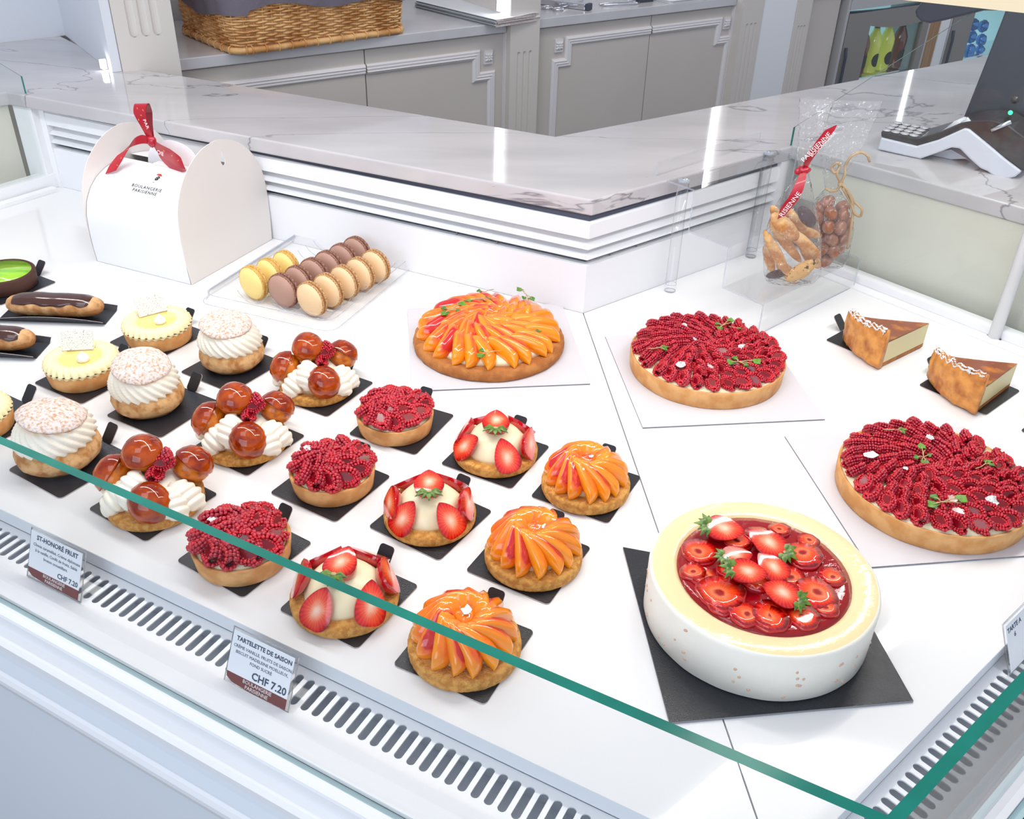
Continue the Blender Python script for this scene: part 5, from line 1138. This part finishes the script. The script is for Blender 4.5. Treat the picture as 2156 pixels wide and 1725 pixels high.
# ---- macarons
MW = .0185
def mac_meshes(a, b, c):
    sh = MB().lathe([(.0001, MW/2+.0038), (.012, MW/2+.0034), (.020, MW/2+.0014), (.0255, MW/2-.0024), (.0275, MW/2-.0055)], 40).mesh('macaron_shell', [a])
    ft = MB().lathe([(.0270, .0055), (.0283, .0048), (.0285, .0030), (.0275, .0018), (.0001, .0018)], 48, fn=lambda r, z, a_, j: (r*(1+.012*nz(math.cos(a_)*9, math.sin(a_)*9, z*500, 1)) if r > .01 else r, z)).mesh('ruffled_foot', [b])
    fi = MB().lathe([(.0001, .0018), (.0250, .0018), (.0262, 0), (.0250, -.0018), (.0001, -.0018)], 40).mesh('filling', [c]); return sh, ft, fi
MS = {'y': mac_meshes('macy', 'macyf', 'ycream'), 'b': mac_meshes('macb', 'macbf', 'ganache'), 't': mac_meshes('mact', 'mactf', 'praline')}
def macaron(kind, pos, ang, label, group, spin):
    sh, ft, fi = MS[kind]; t = thing('macaron', label, 'macaron', pos, 0, group); t.rotation_euler = (PI/2, spin*0, ang)
    for s_ in (1, -1):
        m = Matrix.Identity(4) if s_ > 0 else Rx(PI); o = obj('macaron_shell', sh, t, m); obj('ruffled_foot', ft, o)
    obj('filling', fi, t)
rows = {'t': [(-.2992, 1.3127), (-.2161, 1.4396), 5, 'tan'], 'b': [(-.3487, 1.3409), (-.2541, 1.4932), 6, 'brown'], 'y': [(-.4019, 1.3663), (-.3613, 1.4278), 3, 'yellow']}
ordn = {3: ['frontmost', 'middle', 'rearmost'], 5: ['frontmost', 'second from the front', 'middle', 'fourth from the front', 'rearmost'], 6: ['frontmost', 'second from the front', 'third from the front', 'fourth from the front', 'fifth from the front', 'rearmost']}
for k, (a, b, n, nm) in rows.items():
    a, b = Vector((*a, 0)), Vector((*b, 0)); d = (b-a).normalized(); ang = math.atan2(d.y, d.x)
    for i in range(n):
        p = a+(b-a)*i/(n-1); macaron(k, (p.x+.004, p.y+.004, .0305), ang+PI/2+random.uniform(-.05, .05), '%s of the %s macarons in the clear tray' % (ordn[n][i], nm), nm+' macarons in the tray', i)
# clear tray
tq = [P(425, 606), P(752, 702), P(893, 580), P(590, 497)]; tcn = (tq[0]+tq[2])/2; ta_ = math.atan2((tq[2]-tq[1]).y, (tq[2]-tq[1]).x)
ex = Vector((math.cos(ta_), math.sin(ta_), 0)); ey = Vector((-ex.y, ex.x, 0)); tl_ = .285; tw_ = .235
t = thing('clear_macaron_tray', 'clear plastic tray with ribbed channels holding three rows of macarons', 'tray', (tcn.x, tcn.y, .0004), ta_)
tcl = rows['b'][0]; rel = lambda p: ((Vector((*p, 0))-tcn).dot(ex), (Vector((*p, 0))-tcn).dot(ey))
ys = [rel((np.array(rows[k][0])+np.array(rows[k][1]))/2)[1]+.000 for k in 'tby']
def trayz(u_, v_):
    x = (u_-.5)*(tl_-.03); y = (v_-.5)*(tw_-.03); z = .017
    for yc in ys:
        dy = abs(y-yc)
        if dy < .0295: z = min(z, .0312-math.sqrt(max(0, .0305**2-dy*dy)))
    e = min(min(u_, 1-u_)*(tl_-.03)/.012, 1); z = .017*(1-e)+max(z, .0006)*e
    return (x, y, z)
MB().grid(trayz, 40, 60).build('ribbed_channels', ['traypl'], t)
rimo = rrect(tl_, tw_, .02, 6); rimi = rrect(tl_-.03, tw_-.03, .004, 6); mb = MB(); n = len(rimo)
mb.add([(x, y, .016) for x, y in rimo]+[(x, y, .017) for x, y in rimi]+[(x*1.02, y*1.02, .003) for x, y in rimo]+[(x*1.05, y*1.05, .0025) for x, y in rimo],
       [(i, (i+1) % n, n+(i+1) % n, n+i) for i in range(n)]+[(i, 2*n+i, 2*n+(i+1) % n, (i+1) % n) for i in range(n)]+[(2*n+i, 3*n+i, 3*n+(i+1) % n, 2*n+(i+1) % n) for i in range(n)], 0, True)
mb.build('tray_rim', ['traypl'], t)
rb = MB(); rb.tube([(x, y, .0165) for x, y in rimo], .0007, 5, close=True); rb.tube([(x*1.05, y*1.05, .0026) for x, y in rimo], .0006, 5, close=True)
for yc in ys:
    for i in range(10):
        x = -tl_/2+.03+.025*i; rb.tube([(x, yc+.0312*math.sin(a_), max(.0012, .032-.0312*math.cos(a_))) for a_ in [(-1.1+2.2*q/10) for q in range(11)]], .0006, 5)
rb.build('ribs', ['acrylic_edge'], t)
# ============================================================ GABLE BOX
def proj(p):
    v = RW.T @ (np.array(p, float)-CAM); return (v[0]/v[2]*F+CX, v[1]/v[2]*F+CY)
bo = Vector((-.704, 1.505, 0)); bang = math.atan2(1.419-1.505, -.516+.704); BL_, BDp = .207, .217
bxm = T(bo) @ Rz(bang); bx = thing('cake_box', 'white cardboard gable cake box with a red ribbon bow', 'box', bo, bang)
def endpanel(x, lean, hole, nm='end_panel'):
    n = 14; L1 = [(0, .0006), (-.004, .04), (-.005, .08), (-.0035, .105)]
    arc = [(-.0035+.116*(.5*(1-math.cos(PI/2*i/n))+.5*(i/n)**1.45), .105+.106*math.sin(PI/2*i/n)**.95) for i in range(1, n+1)]
    left = L1+arc; right = [(BDp-y, z) for y, z in left[:-1]][::-1]; outl = left+right
    hs0 = [(.124+.0075*math.sin(a)*(1 if True else 0)*(.5+.5*max(0, -math.cos(a))**.2 if math.cos(a) < 0 else .5*(1-math.cos(a)**1)), .176-.013*math.cos(a+PI)) for a in [2*PI*i/14 for i in range(14)]]
    from mathutils.geometry import tessellate_polygon
    th = .0010; mb = MB(); loops = [outl]+([[(.122+.0062*math.sin(a_)*(1 if math.cos(a_) < .2 else .45), .180-.014*-math.cos(a_)) for a_ in [2*PI*i/14 for i in range(14)]]] if hole else [])
    flat = [p for l in loops for p in l]; tris = tessellate_polygon([[Vector((y, z, 0)) for y, z in l] for l in loops]); m_ = len(flat)
    vs = [(x+lean*z, y, z) for y, z in flat]+[(x+lean*z+th, y, z) for y, z in flat]; fs = [tuple(q) for q in tris]+[tuple(i+m_ for i in q) for q in tris]; o_ = 0
    for l in loops: fs += [(o_+i, o_+(i+1) % len(l), m_+o_+(i+1) % len(l), m_+o_+i) for i in range(len(l))]; o_ += len(l)
    mb.add(vs, fs, 0, False)
    mb.build(nm, ['boxin'], bx)
endpanel(BL_, -.02, True); endpanel(0, .02, False)
vp = [(0, .0006), (-.0025, .03), (-.003, .06), (-.0015, .085), (.005, .108), (.018, .127), (.036, .141), (.058, .150), (.082, .1545), (.098, .1560)]
def vault(t_):
    k = t_*(len(vp)-1); i = min(int(k), len(vp)-2); f = k-i; return (vp[i][0]*(1-f)+vp[i+1][0]*f, vp[i][1]*(1-f)+vp[i+1][1]*f)
mb = MB(); mb.grid(lambda u_, v_: (.002+.0005*0+(BL_-.003)*u_+(.5-u_)*.04*vault(v_)[1], *vault(v_)), 2, 30); mb.build('front_side', ['boxcard'], bx)
mb = MB(); mb.grid(lambda u_, v_: (.002+(BL_-.003)*u_+(.5-u_)*.04*vault(v_)[1], BDp-vault(v_)[0], vault(v_)[1]), 2, 30); mb.build('rear_side', ['boxcard'], bx)
mb = MB(); fl2 = [(.048+.112*.5*(1-math.cos(PI*i/16)), .150+.044*math.sin(PI*i/16)**.8) for i in range(17)]
n = len(fl2); mb.add([(x, .112+(z-.15)*.15, z) for x, z in fl2]+[(x, .1132+(z-.15)*.15, z) for x, z in fl2], [tuple(range(n)), tuple(range(2*n-1, n-1, -1))]+[(i, i+1, n+i+1, n+i) for i in range(n-1)], 0, False); mb.build('handle_flap', ['boxcard'], bx)
mb = MB().box(.075, .178, .094, .1105, .1562, .1572).build('flap_edge', ['boxin'], bx)
def bpl(px_, py_, y0):   # point on the box's own vertical plane y = y0 (box coordinates)
    o_ = np.array((bo.x-math.sin(bang)*y0, bo.y+math.cos(bang)*y0)); nn2 = np.array([-math.sin(bang), math.cos(bang)]); d = ray(px_, py_); t_ = (o_@nn2)/(d[:2]@nn2); p = CAM+d*t_
    q = bxm.inverted() @ Vector(p); return q
def ribbon2(mb, pts, wd, widths, mi=0, th=.0005):
    k = len(pts)*4-3; P_ = []; W_ = []
    for i in range(len(pts)-1):
        for q in range(4):
            f = q/4; P_.append(Vector(pts[i])*(1-f)+Vector(pts[i+1])*f); W_.append((widths[i]*(1-f)+widths[i+1]*f, Vector(wd[i])*(1-f)+Vector(wd[i+1])*f))
    P_.append(Vector(pts[-1])); W_.append((widths[-1], Vector(wd[-1])))
    for _ in range(2): P_ = [P_[0]]+[(P_[i-1]+P_[i]*2+P_[i+1])/4 for i in range(1, len(P_)-1)]+[P_[-1]]
    vs = []
    for p, (w_, d_) in zip(P_, W_): d_ = d_.normalized()*w_/2; vs += [p-d_, p+d_]
    n = len(vs); tn_ = Vector((0, -th, th*.5))
    mb.add(vs+[v+tn_ for v in vs], [(2*i, 2*i+1, 2*i+3, 2*i+2) for i in range(len(P_)-1)]+[(n+2*i, n+2*i+2, n+2*i+3, n+2*i+1) for i in range(len(P_)-1)], mi, True)
rb_ = thing('ribbon_bow', 'red satin ribbon bow with gold specks tied on the cake box handle', 'ribbon', bxm @ Vector((.125, .10, .17)), bang)
RI = T((-.125, -.10, -.17))
K = bpl(320, 298, .098)
X_ = (1, 0, .15)
mb = MB(); ribbon2(mb, [K, bpl(306, 268, .096), bpl(293, 238, .094), bpl(296, 219, .096), bpl(301, 217, .106), bpl(309, 236, .116), bpl(313, 262, .112), K], [X_]*8, [.012, .018, .027, .029, .029, .026, .018, .012]); mb.build('upper_loop', ['ribbon'], rb_, RI)
mb = MB(); ribbon2(mb, [K, bpl(300, 292, .092), bpl(278, 300, .084), bpl(258, 322, .07), bpl(243, 345, .055), bpl(233, 363, .045)], [(.2, 0, 1), (.3, 0, 1), (.7, .2, 1), (1, .3, .5), (1, .3, .35), (1, .3, .4)], [.012, .016, .020, .023, .024, .022]); mb.build('left_tail', ['ribbon'], rb_, RI)
mb = MB(); ribbon2(mb, [K, bpl(340, 318, .090), bpl(365, 332, .082), bpl(388, 345, .080), bpl(384, 351, .088), bpl(358, 345, .092), bpl(335, 325, .098), K], [(-.3, 0, 1)]*8, [.012, .025, .029, .020, .020, .026, .021, .012]); mb.build('right_loop', ['ribbon'], rb_, RI)
MB().ell(tuple(K), (.0085, .007, .0095), 14, 10, fn=lambda x, y, z: 1+.1*math.sin(6*x+5*z)).build('knot', ['ribbon'], rb_, RI)
gs = MB()
for px_, py_, y0 in ((289, 228, .0915), (301, 232, .0915), (297, 243, .0925), (292, 252, .0930), (345, 318, .0875), (362, 328, .080), (375, 338, .0785), (268, 315, .076), (255, 333, .063), (247, 348, .053)):
    q = bpl(px_, py_, y0-.003); gs.box(-.0006, .0006, -.0002, 0, -.0014, .0014, 0, T(q) @ Ry(px_))
gs.build('gold_specks', ['gold'], rb_, RI)
text('PAR', .009, 'whiteink', 'print', rb_, RI @ T(bpl(305, 262, .088)) @ Ry(1.25) @ Rx(PI/2))
text('BO', .010, 'whiteink', 'print', rb_, RI @ T(bpl(337, 318, .082)) @ Ry(PI+.2) @ Rx(PI/2) @ S(1, 1, 1))
# printed logo on the box front
def on_vault(px_, py_):
    best = None
    for i in range(41):
        for j in range(61):
            u_, v_ = i/40, .35+.6*j/60; y, z = vault(v_); x = .002+(BL_-.003)*u_+(.5-u_)*.04*z; q = proj(bxm @ Vector((x, y, z))); e = (q[0]-px_)**2+(q[1]-py_)**2
            if best is None or e < best[0]: best = (e, u_, v_)
    u_, v_ = best[1:]; y, z = vault(v_); y2, z2 = vault(v_+.02); a = math.atan2(z2-z, y2-y); return T((.002+(BL_-.003)*u_+(.5-u_)*.04*z, y-.0006*math.sin(a), z+.0006*math.cos(a))) @ Rx(a)
ml = on_vault(306, 402); text('BOULANGERIE\nPARISIENNE', .0082, 'ink', 'printed_name', bx, ml @ T((0, .003, 0)), space=1.2)
ml = on_vault(330, 378); lg = MB(); ar = [(-.0125, -.013), (-.0125, .006)]+[(-.0125*math.cos(PI*i/10), .006+.0125*math.sin(PI*i/10)) for i in range(11)]+[(.0125, -.013)]
lg.tube([(x, y, .0006) for x, y in ar], .00028, 4, 0, close=True)
lg.prism([(-.002+.0052*math.cos(PI*i/8), .0095+.0035*math.sin(PI*i/8)) for i in range(9)], .0003, .0008, 1)
for x, y in ((0, .006), (.0022, .0045), (-.002, .0035), (.001, .002), (-.0025, .0005), (.0015, -.0005), (-.001, -.0018)): lg.prism([(x-.0012, y-.0011), (x+.0012, y-.0011), (x+.0012, y+.0011), (x-.0012, y+.0011)], .0003, .0008, 2)
for x in (-.0012, .0006): lg.prism([(x, -.0095), (x+.0005, -.0095), (x+.0005, -.0078), (x, -.0078)], .0003, .0008, 2)
lg.build('printed_emblem', ['peachink', 'redink', 'ink'], bx, ml)
# ============================================================ ACRYLIC STAND
sa = math.atan2(.187, .210); sA = Vector((.3998, 1.2855, 0)); sm = T(sA) @ Rz(sa)
st = thing('acrylic_riser', 'clear acrylic stepped riser on two round posts in the corner', 'display stand', sA, sa)
LS = .276; Y1, Y2, Y3 = .078, .157, .236; Z3, Z2, Z1, Z0 = .0532, .1213, .189, .211; th = .0028
cl_ = [(0, .0004), (0, Z3), (Y1, Z3), (Y1, Z2), (Y2, Z2), (Y2, Z1), (Y3, Z1), (Y3, Z0)]
def offs(pl, d):
    out = []
    for i, p in enumerate(pl):
        n0 = n1 = None
        if i > 0: dx, dy = p[0]-pl[i-1][0], p[1]-pl[i-1][1]; l = math.hypot(dx, dy); n0 = (-dy/l, dx/l)
        if i < len(pl)-1: dx, dy = pl[i+1][0]-p[0], pl[i+1][1]-p[1]; l = math.hypot(dx, dy); n1 = (-dy/l, dx/l)
        n0 = n0 or n1; n1 = n1 or n0; out.append((p[0]+d*(n0[0]+n1[0] if n0 != n1 else n0[0]), p[1]+d*(n0[1]+n1[1] if n0 != n1 else n0[1])))
    return out
inn = offs(cl_, -th)
poly = cl_+inn[::-1]; m_ = len(poly); mb = MB(); vs = [(0, y, z) for y, z in poly]+[(LS, y, z) for y, z in poly]
k = len(cl_)
for j0 in (0, m_):
    for i in range(k-1): mb.add([vs[j0+i], vs[j0+i+1], vs[j0+m_-2-i], vs[j0+m_-1-i]], [(0, 1, 2, 3)], 1, False)
for i in range(m_):
    j = (i+1) % m_; mb.add([vs[i], vs[j], vs[m_+j], vs[m_+i]], [(0, 1, 2, 3)], 1 if i in (k-1, m_-1) else 0, False)
mb.build('stepped_sheet', ['acrylic', 'acrylic_edge'], st)
for x in (.0138, .2402):
    p_ = MB().lathe([(.0001, .0003), (.0098, .0003), (.0098, .012), (.0092, .013), (.0092, Z1-th-.0003), (.0001, Z1-th-.0003)], 24).build('post', ['acrylic'], st, T((x, .191, 0)))
    MB().tube([(.0092*math.cos(a_), .0092*math.sin(a_), .0006) for a_ in [2*PI*i/20 for i in range(20)]], .0006, 5, close=True).tube([(.0092*math.cos(a_), .0092*math.sin(a_), .0135) for a_ in [2*PI*i/20 for i in range(20)]], .0006, 5, close=True).build('post_ring', ['acrylic_edge'], p_)
    MB().lathe([(.0001, Z1+.0003), (.0090, Z1+.0003), (.0092, Z1+.004), (.0060, Z1+.0045), (.0001, Z1+.0045)], 20).build('screw_cap', ['acrylic_edge'], p_)
    MB().lathe([(.0001, Z1+.0046), (.0035, Z1+.0046), (.0035, Z1+.0052), (.0001, Z1+.0052)], 12).build('screw', ['chrome'], p_)
# ============================================================ BAGS
def aty(px_, py_, y): d = ray(px_, py_); p = CAM+d*(y/d[1]); return Vector(p)
def bagmesh(rings, yb, base, seed, slant=0):
    mb = MB(); n = 28; vs = []
    R2 = []
    for i in range(len(rings)-1):
        for q in range(5): f = q/5; R2.append([a*(1-f)+b*f for a, b in zip(rings[i], rings[i+1])])
    R2.append(list(rings[-1]))
    for k, (l, r, py_, dp) in enumerate(R2):
        a = aty(l, py_, yb); b = aty(r, py_, yb); c_ = (a+b)/2; hw = (b.x-a.x)/2
        for i in range(n):
            t_ = 2*PI*i/n; w_ = .0016*nz(math.cos(t_)*4+k*.25, math.sin(t_)*4, seed, 1.2)+.0008*math.sin(11*t_+k*.2)*(1 if k > len(R2)*.5 else .3); cs = math.copysign(abs(math.cos(t_))**.75, math.cos(t_)); vs.append((c_.x+(hw+w_)*cs-base.x, c_.y+(dp+w_)*math.sin(t_)-base.y, max(c_.z-base.z+w_*.5, .0004)))
    m_ = len(R2); mb.add(vs, [(k*n+i, k*n+(i+1) % n, (k+1)*n+(i+1) % n, (k+1)*n+i) for k in range(m_-1) for i in range(n)]+[tuple(range(n))[::-1]], 0, True); return mb
ZS = Z3+.0006
b1 = P(1666, 596, ZS); yb1 = b1.y+.004
bg1 = thing('biscuit_bag', 'clear cellophane bag of biscuits tied with a red ribbon', 'bag', (b1.x, b1.y, ZS))
bagmesh([(1614, 1708, 600, .014), (1607, 1728, 575, .022), (1608, 1729, 500, .025), (1625, 1722, 450, .022), (1650, 1712, 408, .013), (1684, 1702, 366, .004), (1679, 1712, 330, .006), (1681, 1738, 265, .008), (1684, 1757, 207, .005)], yb1, Vector((b1.x, b1.y, ZS)), 1).build('cellophane', ['film'], bg1)
b2 = P(1748, 562, ZS); yb2 = b2.y+.006
bg2 = thing('chocolate_almond_bag', 'clear cellophane bag of chocolate almonds tied with twine', 'bag', (b2.x, b2.y, ZS))
bagmesh([(1722, 1768, 566, .012), (1712, 1784, 545, .020), (1706, 1797, 480, .024), (1712, 1790, 430, .018), (1738, 1766, 398, .005), (1733, 1775, 370, .005), (1724, 1822, 300, .006), (1712, 1860, 212, .003)], yb2, Vector((b2.x, b2.y, ZS)), 4).build('cellophane', ['film'], bg2)
def biscuit(i, x0, y0, x1, y1, r, m_, dy, lab_):
    a, b = aty(x0, y0, yb1+dy), aty(x1, y1, yb1+dy); c_ = (a+b)/2; d = b-a; L_ = d.length/2; an = math.atan2(d.z, d.x)
    if c_.z-r < ZS+.001: c_.z = ZS+r+.002
    o = MB().ell((0, 0, 0), (L_, r*.62, r), 22, 12, fn=lambda x, y, z: (1+.07*nz(x*3+i, y*3, z*3, 1.3))*(1+.25*abs(x)**3)).build('biscuit', [m_], None, T(c_) @ Ry(-an)); tag(o, lab_, 'biscuit', 'biscuits in the ribbon bag')
for i, (x0, y0, x1, y1, r, m_, dy, lb) in enumerate(((1614, 494, 1655, 572, .0085, 'biscuit', -.010, 'long brown biscuit standing at the left of the ribbon bag'), (1626, 474, 1680, 544, .0085, 'biscuit', .004, 'long pale biscuit left of centre in the ribbon bag'), (1664, 486, 1722, 538, .0095, 'biscuit', -.008, 'pale finger biscuit right of centre in the ribbon bag'),
        (1671, 480, 1724, 497, .008, 'biscuit', .012, 'flat biscuit under the chocolate dipped one in the ribbon bag'), (1630, 455, 1674, 500, .013, 'biscuit', -.014, 'broad golden biscuit below the ribbon end'), (1664, 450, 1694, 488, .008, 'biscuit', .010, 'small golden biscuit behind the ribbon end'),
        (1662, 586, 1712, 554, .0125, 'biscuitchip', -.010, 'chocolate chip biscuit at the bottom of the ribbon bag'), (1616, 590, 1654, 582, .0075, 'bisdark', .008, 'dark biscuit at the bottom left of the ribbon bag'), (1686, 440, 1712, 474, .0105, 'bisdark', -.004, 'chocolate dipped biscuit at the top right of the ribbon bag'), (1626, 436, 1640, 462, .007, 'biscuit', .006, 'biscuit tip sticking up at the top left of the ribbon bag'),
        (1650, 440, 1676, 470, .010, 'biscuit', .014, 'biscuit piece behind the broad golden one in the ribbon bag'), (1690, 520, 1722, 560, .010, 'biscuit', .012, 'pale biscuit at the right edge of the ribbon bag'), (1640, 560, 1672, 592, .010, 'biscuit', .012, 'brown biscuit low in the middle of the ribbon bag'), (1612, 520, 1626, 568, .008, 'biscuit', .010, 'biscuit against the left side of the ribbon bag'))):
    biscuit(i, x0, y0, x1, y1, r, m_, dy, lb)
alm = MB().ell((0, 0, 0), (.0102, .0102, .0126), 16, 12, fn=lambda x, y, z: 1-.10*z).mesh('chocolate_almond', ['almond'])
for i, (x, y, a, dy) in enumerate(((425, 1005, .9, 0), (352, 1062, -.4, .004), (445, 1100, -.6, -.012), (556, 1118, .3, -.006), (335, 1150, .2, -.006), (427, 1217, -.3, -.014), (530, 1222, .1, -.012), (362, 1250, .8, .010), (450, 1328, -.9, -.012), (545, 1335, .4, .004), (378, 1412, .6, -.010), (470, 1428, -.7, -.012), (400, 1518, 1.4, -.008), (560, 1050, 1.2, .010), (495, 1160, .5, .010), (440, 1470, .2, .010), (500, 1280, 1.0, .012), (590, 1200, .3, .008), (560, 1270, .7, .010), (520, 1400, .4, .010), (390, 1340, .2, .004), (330, 1230, .8, .004), (360, 1480, .5, .006))):
    p = aty(*z4(x, y), yb2+dy); o = obj('chocolate_almond', alm, None, T(p) @ Ry(a) @ Rz(i)); tag(o, 'milk chocolate coated almond inside the twine tied bag', 'chocolate almond', 'chocolate almonds in the twine tied bag')
rt = thing('gift_ribbon', 'red satin ribbon printed in white tied round the biscuit bag', 'ribbon', aty(1693, 357, yb1-.010)); RT = T(-Vector(aty(1693, 357, yb1-.010)))
ry = yb1-.026
Wn = (.88, 0, .48)
mb = MB(); ribbon2(mb, [aty(1693, 357, yb1-.012), aty(1702, 338, ry+.006), aty(1718, 312, ry), aty(1737, 288, ry), aty(1750, 268, ry)], [Wn]*5, [.008, .014, .020, .024, .018]); mb.build('upper_end', ['ribbon'], rt, RT)
mb = MB(); ribbon2(mb, [aty(1693, 357, yb1-.012), aty(1686, 380, ry+.002), aty(1676, 408, ry-.004), aty(1660, 432, ry-.004), aty(1645, 458, ry-.002)], [Wn]*5, [.008, .016, .022, .026, .012]); mb.build('lower_end', ['ribbon'], rt, RT)
mb = MB().ell(tuple(aty(1693, 357, yb1-.009)), (.010, .009, .006), 14, 10, fn=lambda x, y, z: 1+.12*math.sin(7*x)); mb.ell(tuple(aty(1682, 361, yb1-.010)), (.007, .004, .006), 12, 8); mb.build('knot', ['ribbon'], rt, RT)
for s_, px_, py_, an, sz in (('PARISIENNE', 1721, 313, 52, .0098), ('BOULANGERIE', 1735, 306, 52, .0068), ('RISIENNE', 1667, 433, 60, .0105)):
    text(s_, sz, 'whiteink', 'print', rt, RT @ T(aty(px_, py_, ry-.0085)) @ Ry(-math.radians(an)) @ Rx(PI/2))
tw = thing('twine_bow', 'jute twine tied in a loose bow round the almond bag', 'twine', aty(1768, 392, yb2-.012)); TW = T(-Vector(aty(1768, 392, yb2-.012)))
def smooth(pts, n=5):
    out = []; m_ = len(pts)
    for i in range(m_-1):
        p0, p1, p2, p3 = pts[max(i-1, 0)], pts[i], pts[i+1], pts[min(i+2, m_-1)]
        for q in range(n):
            t_ = q/n; out.append(.5*((2*p1)+(-p0+p2)*t_+(2*p0-5*p1+4*p2-p3)*t_*t_+(-p0+3*p1-3*p2+p3)*t_**3))
    return out+[pts[-1]]
for nm, pl in (('upper_strand', [(1770, 386), (1762, 366), (1768, 350), (1762, 343), (1752, 352), (1756, 364), (1766, 358)]), ('upper_strand', [(1770, 386), (1779, 368), (1780, 350), (1792, 330), (1812, 321), (1826, 328), (1831, 340)]),
               ('loop', [(1770, 386), (1784, 400), (1798, 424), (1814, 440), (1812, 455), (1800, 450), (1790, 425), (1774, 396)]), ('loose_end', [(1772, 390), (1788, 408), (1796, 440), (1792, 480), (1784, 524)]), ('collar', [(1738, 396), (1748, 402), (1762, 400), (1770, 388)])):
    mb = MB(); pp = smooth([aty(x, y, yb2-.014-.004*(i % 2)) for i, (x, y) in enumerate(pl)]); mb.tube(pp, .0021, 7); mb.build(nm, ['twine'], tw, TW)
MB().ell(tuple(aty(1770, 388, yb2-.014)), (.005, .004, .0045), 10, 8).build('knot', ['twine'], tw, TW)
# ============================================================ PRICE LABELS
def pricetag(bl, u, w_, lean, Lh, label, lines, brown=True, foot=True):
    u = Vector((*u, 0)); m_ = Vector((u.y, -u.x, 0)); up = (Vector((0, 0, math.sqrt(1-lean*lean)))-m_*lean).normalized(); nn2 = u.cross(up).normalized()
    fr = Matrix(((u.x, up.x, nn2.x, bl[0]), (u.y, up.y, nn2.y, bl[1]), (u.z, up.z, nn2.z, bl[2]), (0, 0, 0, 1)))
    t = thing('price_label', label, 'price label', bl); F_ = T(-Vector(bl)) @ fr
    MB().box(0, w_, 0, Lh, -.0012, .0012).build('acrylic_holder', ['acrylic'], t, F_)
    ed = MB(); q = [(0, 0), (w_, 0), (w_, Lh), (0, Lh)]; ed.tube([(x, y, 0) for x, y in q], .0009, 6, close=True); ed.build('holder_edge', ['acrylic_edge'], t, F_)
    pb = MB().box(.002, w_-.003, .0125 if brown else .002, Lh-.002, .0014, .0018).build('paper_card', ['tagpaper'], t, F_)
    if brown: MB().prism([(.002, .0125), (.003, .007), (.010, .0035), (.030, .0018), (w_-.003, .0018), (w_-.003, .0125)], .0014, .0018).build('brown_band', ['tagbrown'], t, F_)
    back = Vector((-m_.x, -m_.y, 0))
    fm = Matrix(((u.x, back.x, 0, bl[0]), (u.y, back.y, 0, bl[1]), (0, 0, 1, bl[2]), (0, 0, 0, 1)))
    MB().box(.0, w_+.004, .0015, .030, -.0006, .0006).build('holder_foot', ['acrylic_foot'], t, T(-Vector(bl)) @ fm)
    for s_, x, y, sz, al, bd, mt in lines: text(s_, sz, mt, 'printed_text', t, F_ @ T((x, y, .0019)), al, bd)
    return t
pricetag((-.5015, .7445, -.0188), uL, .0815, .38, .056, 'price label reading ST-HONORE FRUIT, left of the two front labels',
    [('ST-HONORÉ FRUIT', .042, .0460, .0072, 'CENTER', .00016, 'tagink'), ('Choux caramélisé, Crème diplomate', .042, .0385, .0047, 'CENTER', 0, 'tagink'), ('à la vanille, Confit de fruits, Sablé', .042, .0325, .0047, 'CENTER', 0, 'tagink'), ('breton croustillant.', .042, .0265, .0047, 'CENTER', 0, 'tagink'),
     ('CHF 7.20', .0765, .0150, .0078, 'RIGHT', .00016, 'tagink'), ('BOULANGERIE', .042, .0082, .0050, 'CENTER', 0, 'whiteink'), ('PARISIENNE', .042, .0034, .0050, 'CENTER', 0, 'whiteink')])
pricetag((-.2565, .6070, -.0188), uL, .0770, .43, .056, 'price label reading TARTELETTE DE SAISON beside the front vents',
    [('TARTELETTE DE SAISON', .0395, .0458, .0060, 'CENTER', .00016, 'tagink'), ('CRÈME VANILLE, FRUITS DE SAISON,', .0395, .0388, .0043, 'CENTER', 0, 'tagink'), ('BISCUIT MADELEINE MOELLEUX,', .0395, .0332, .0043, 'CENTER', 0, 'tagink'), ('FOND SUCRÉ', .0395, .0276, .0043, 'CENTER', 0, 'tagink'),
     ('CHF 7.20', .0720, .0152, .0105, 'RIGHT', .00025, 'tagink'), ('BOULANGERIE', .0395, .0080, .0052, 'CENTER', 0, 'whiteink'), ('PARISIENNE', .0395, .0030, .0052, 'CENTER', 0, 'whiteink')])
b3 = P(2124, 1422, -.0188)
pricetag(tuple(b3), uR, .0780, .40, .056, 'price label with blue capitals cut by the right picture edge', [('TARTE A', .004, .0440, .0072, 'LEFT', .00016, 'tagink'), ('6', .016, .0350, .0072, 'LEFT', .00016, 'tagink')], brown=False)
print('objects', len(bpy.data.objects))
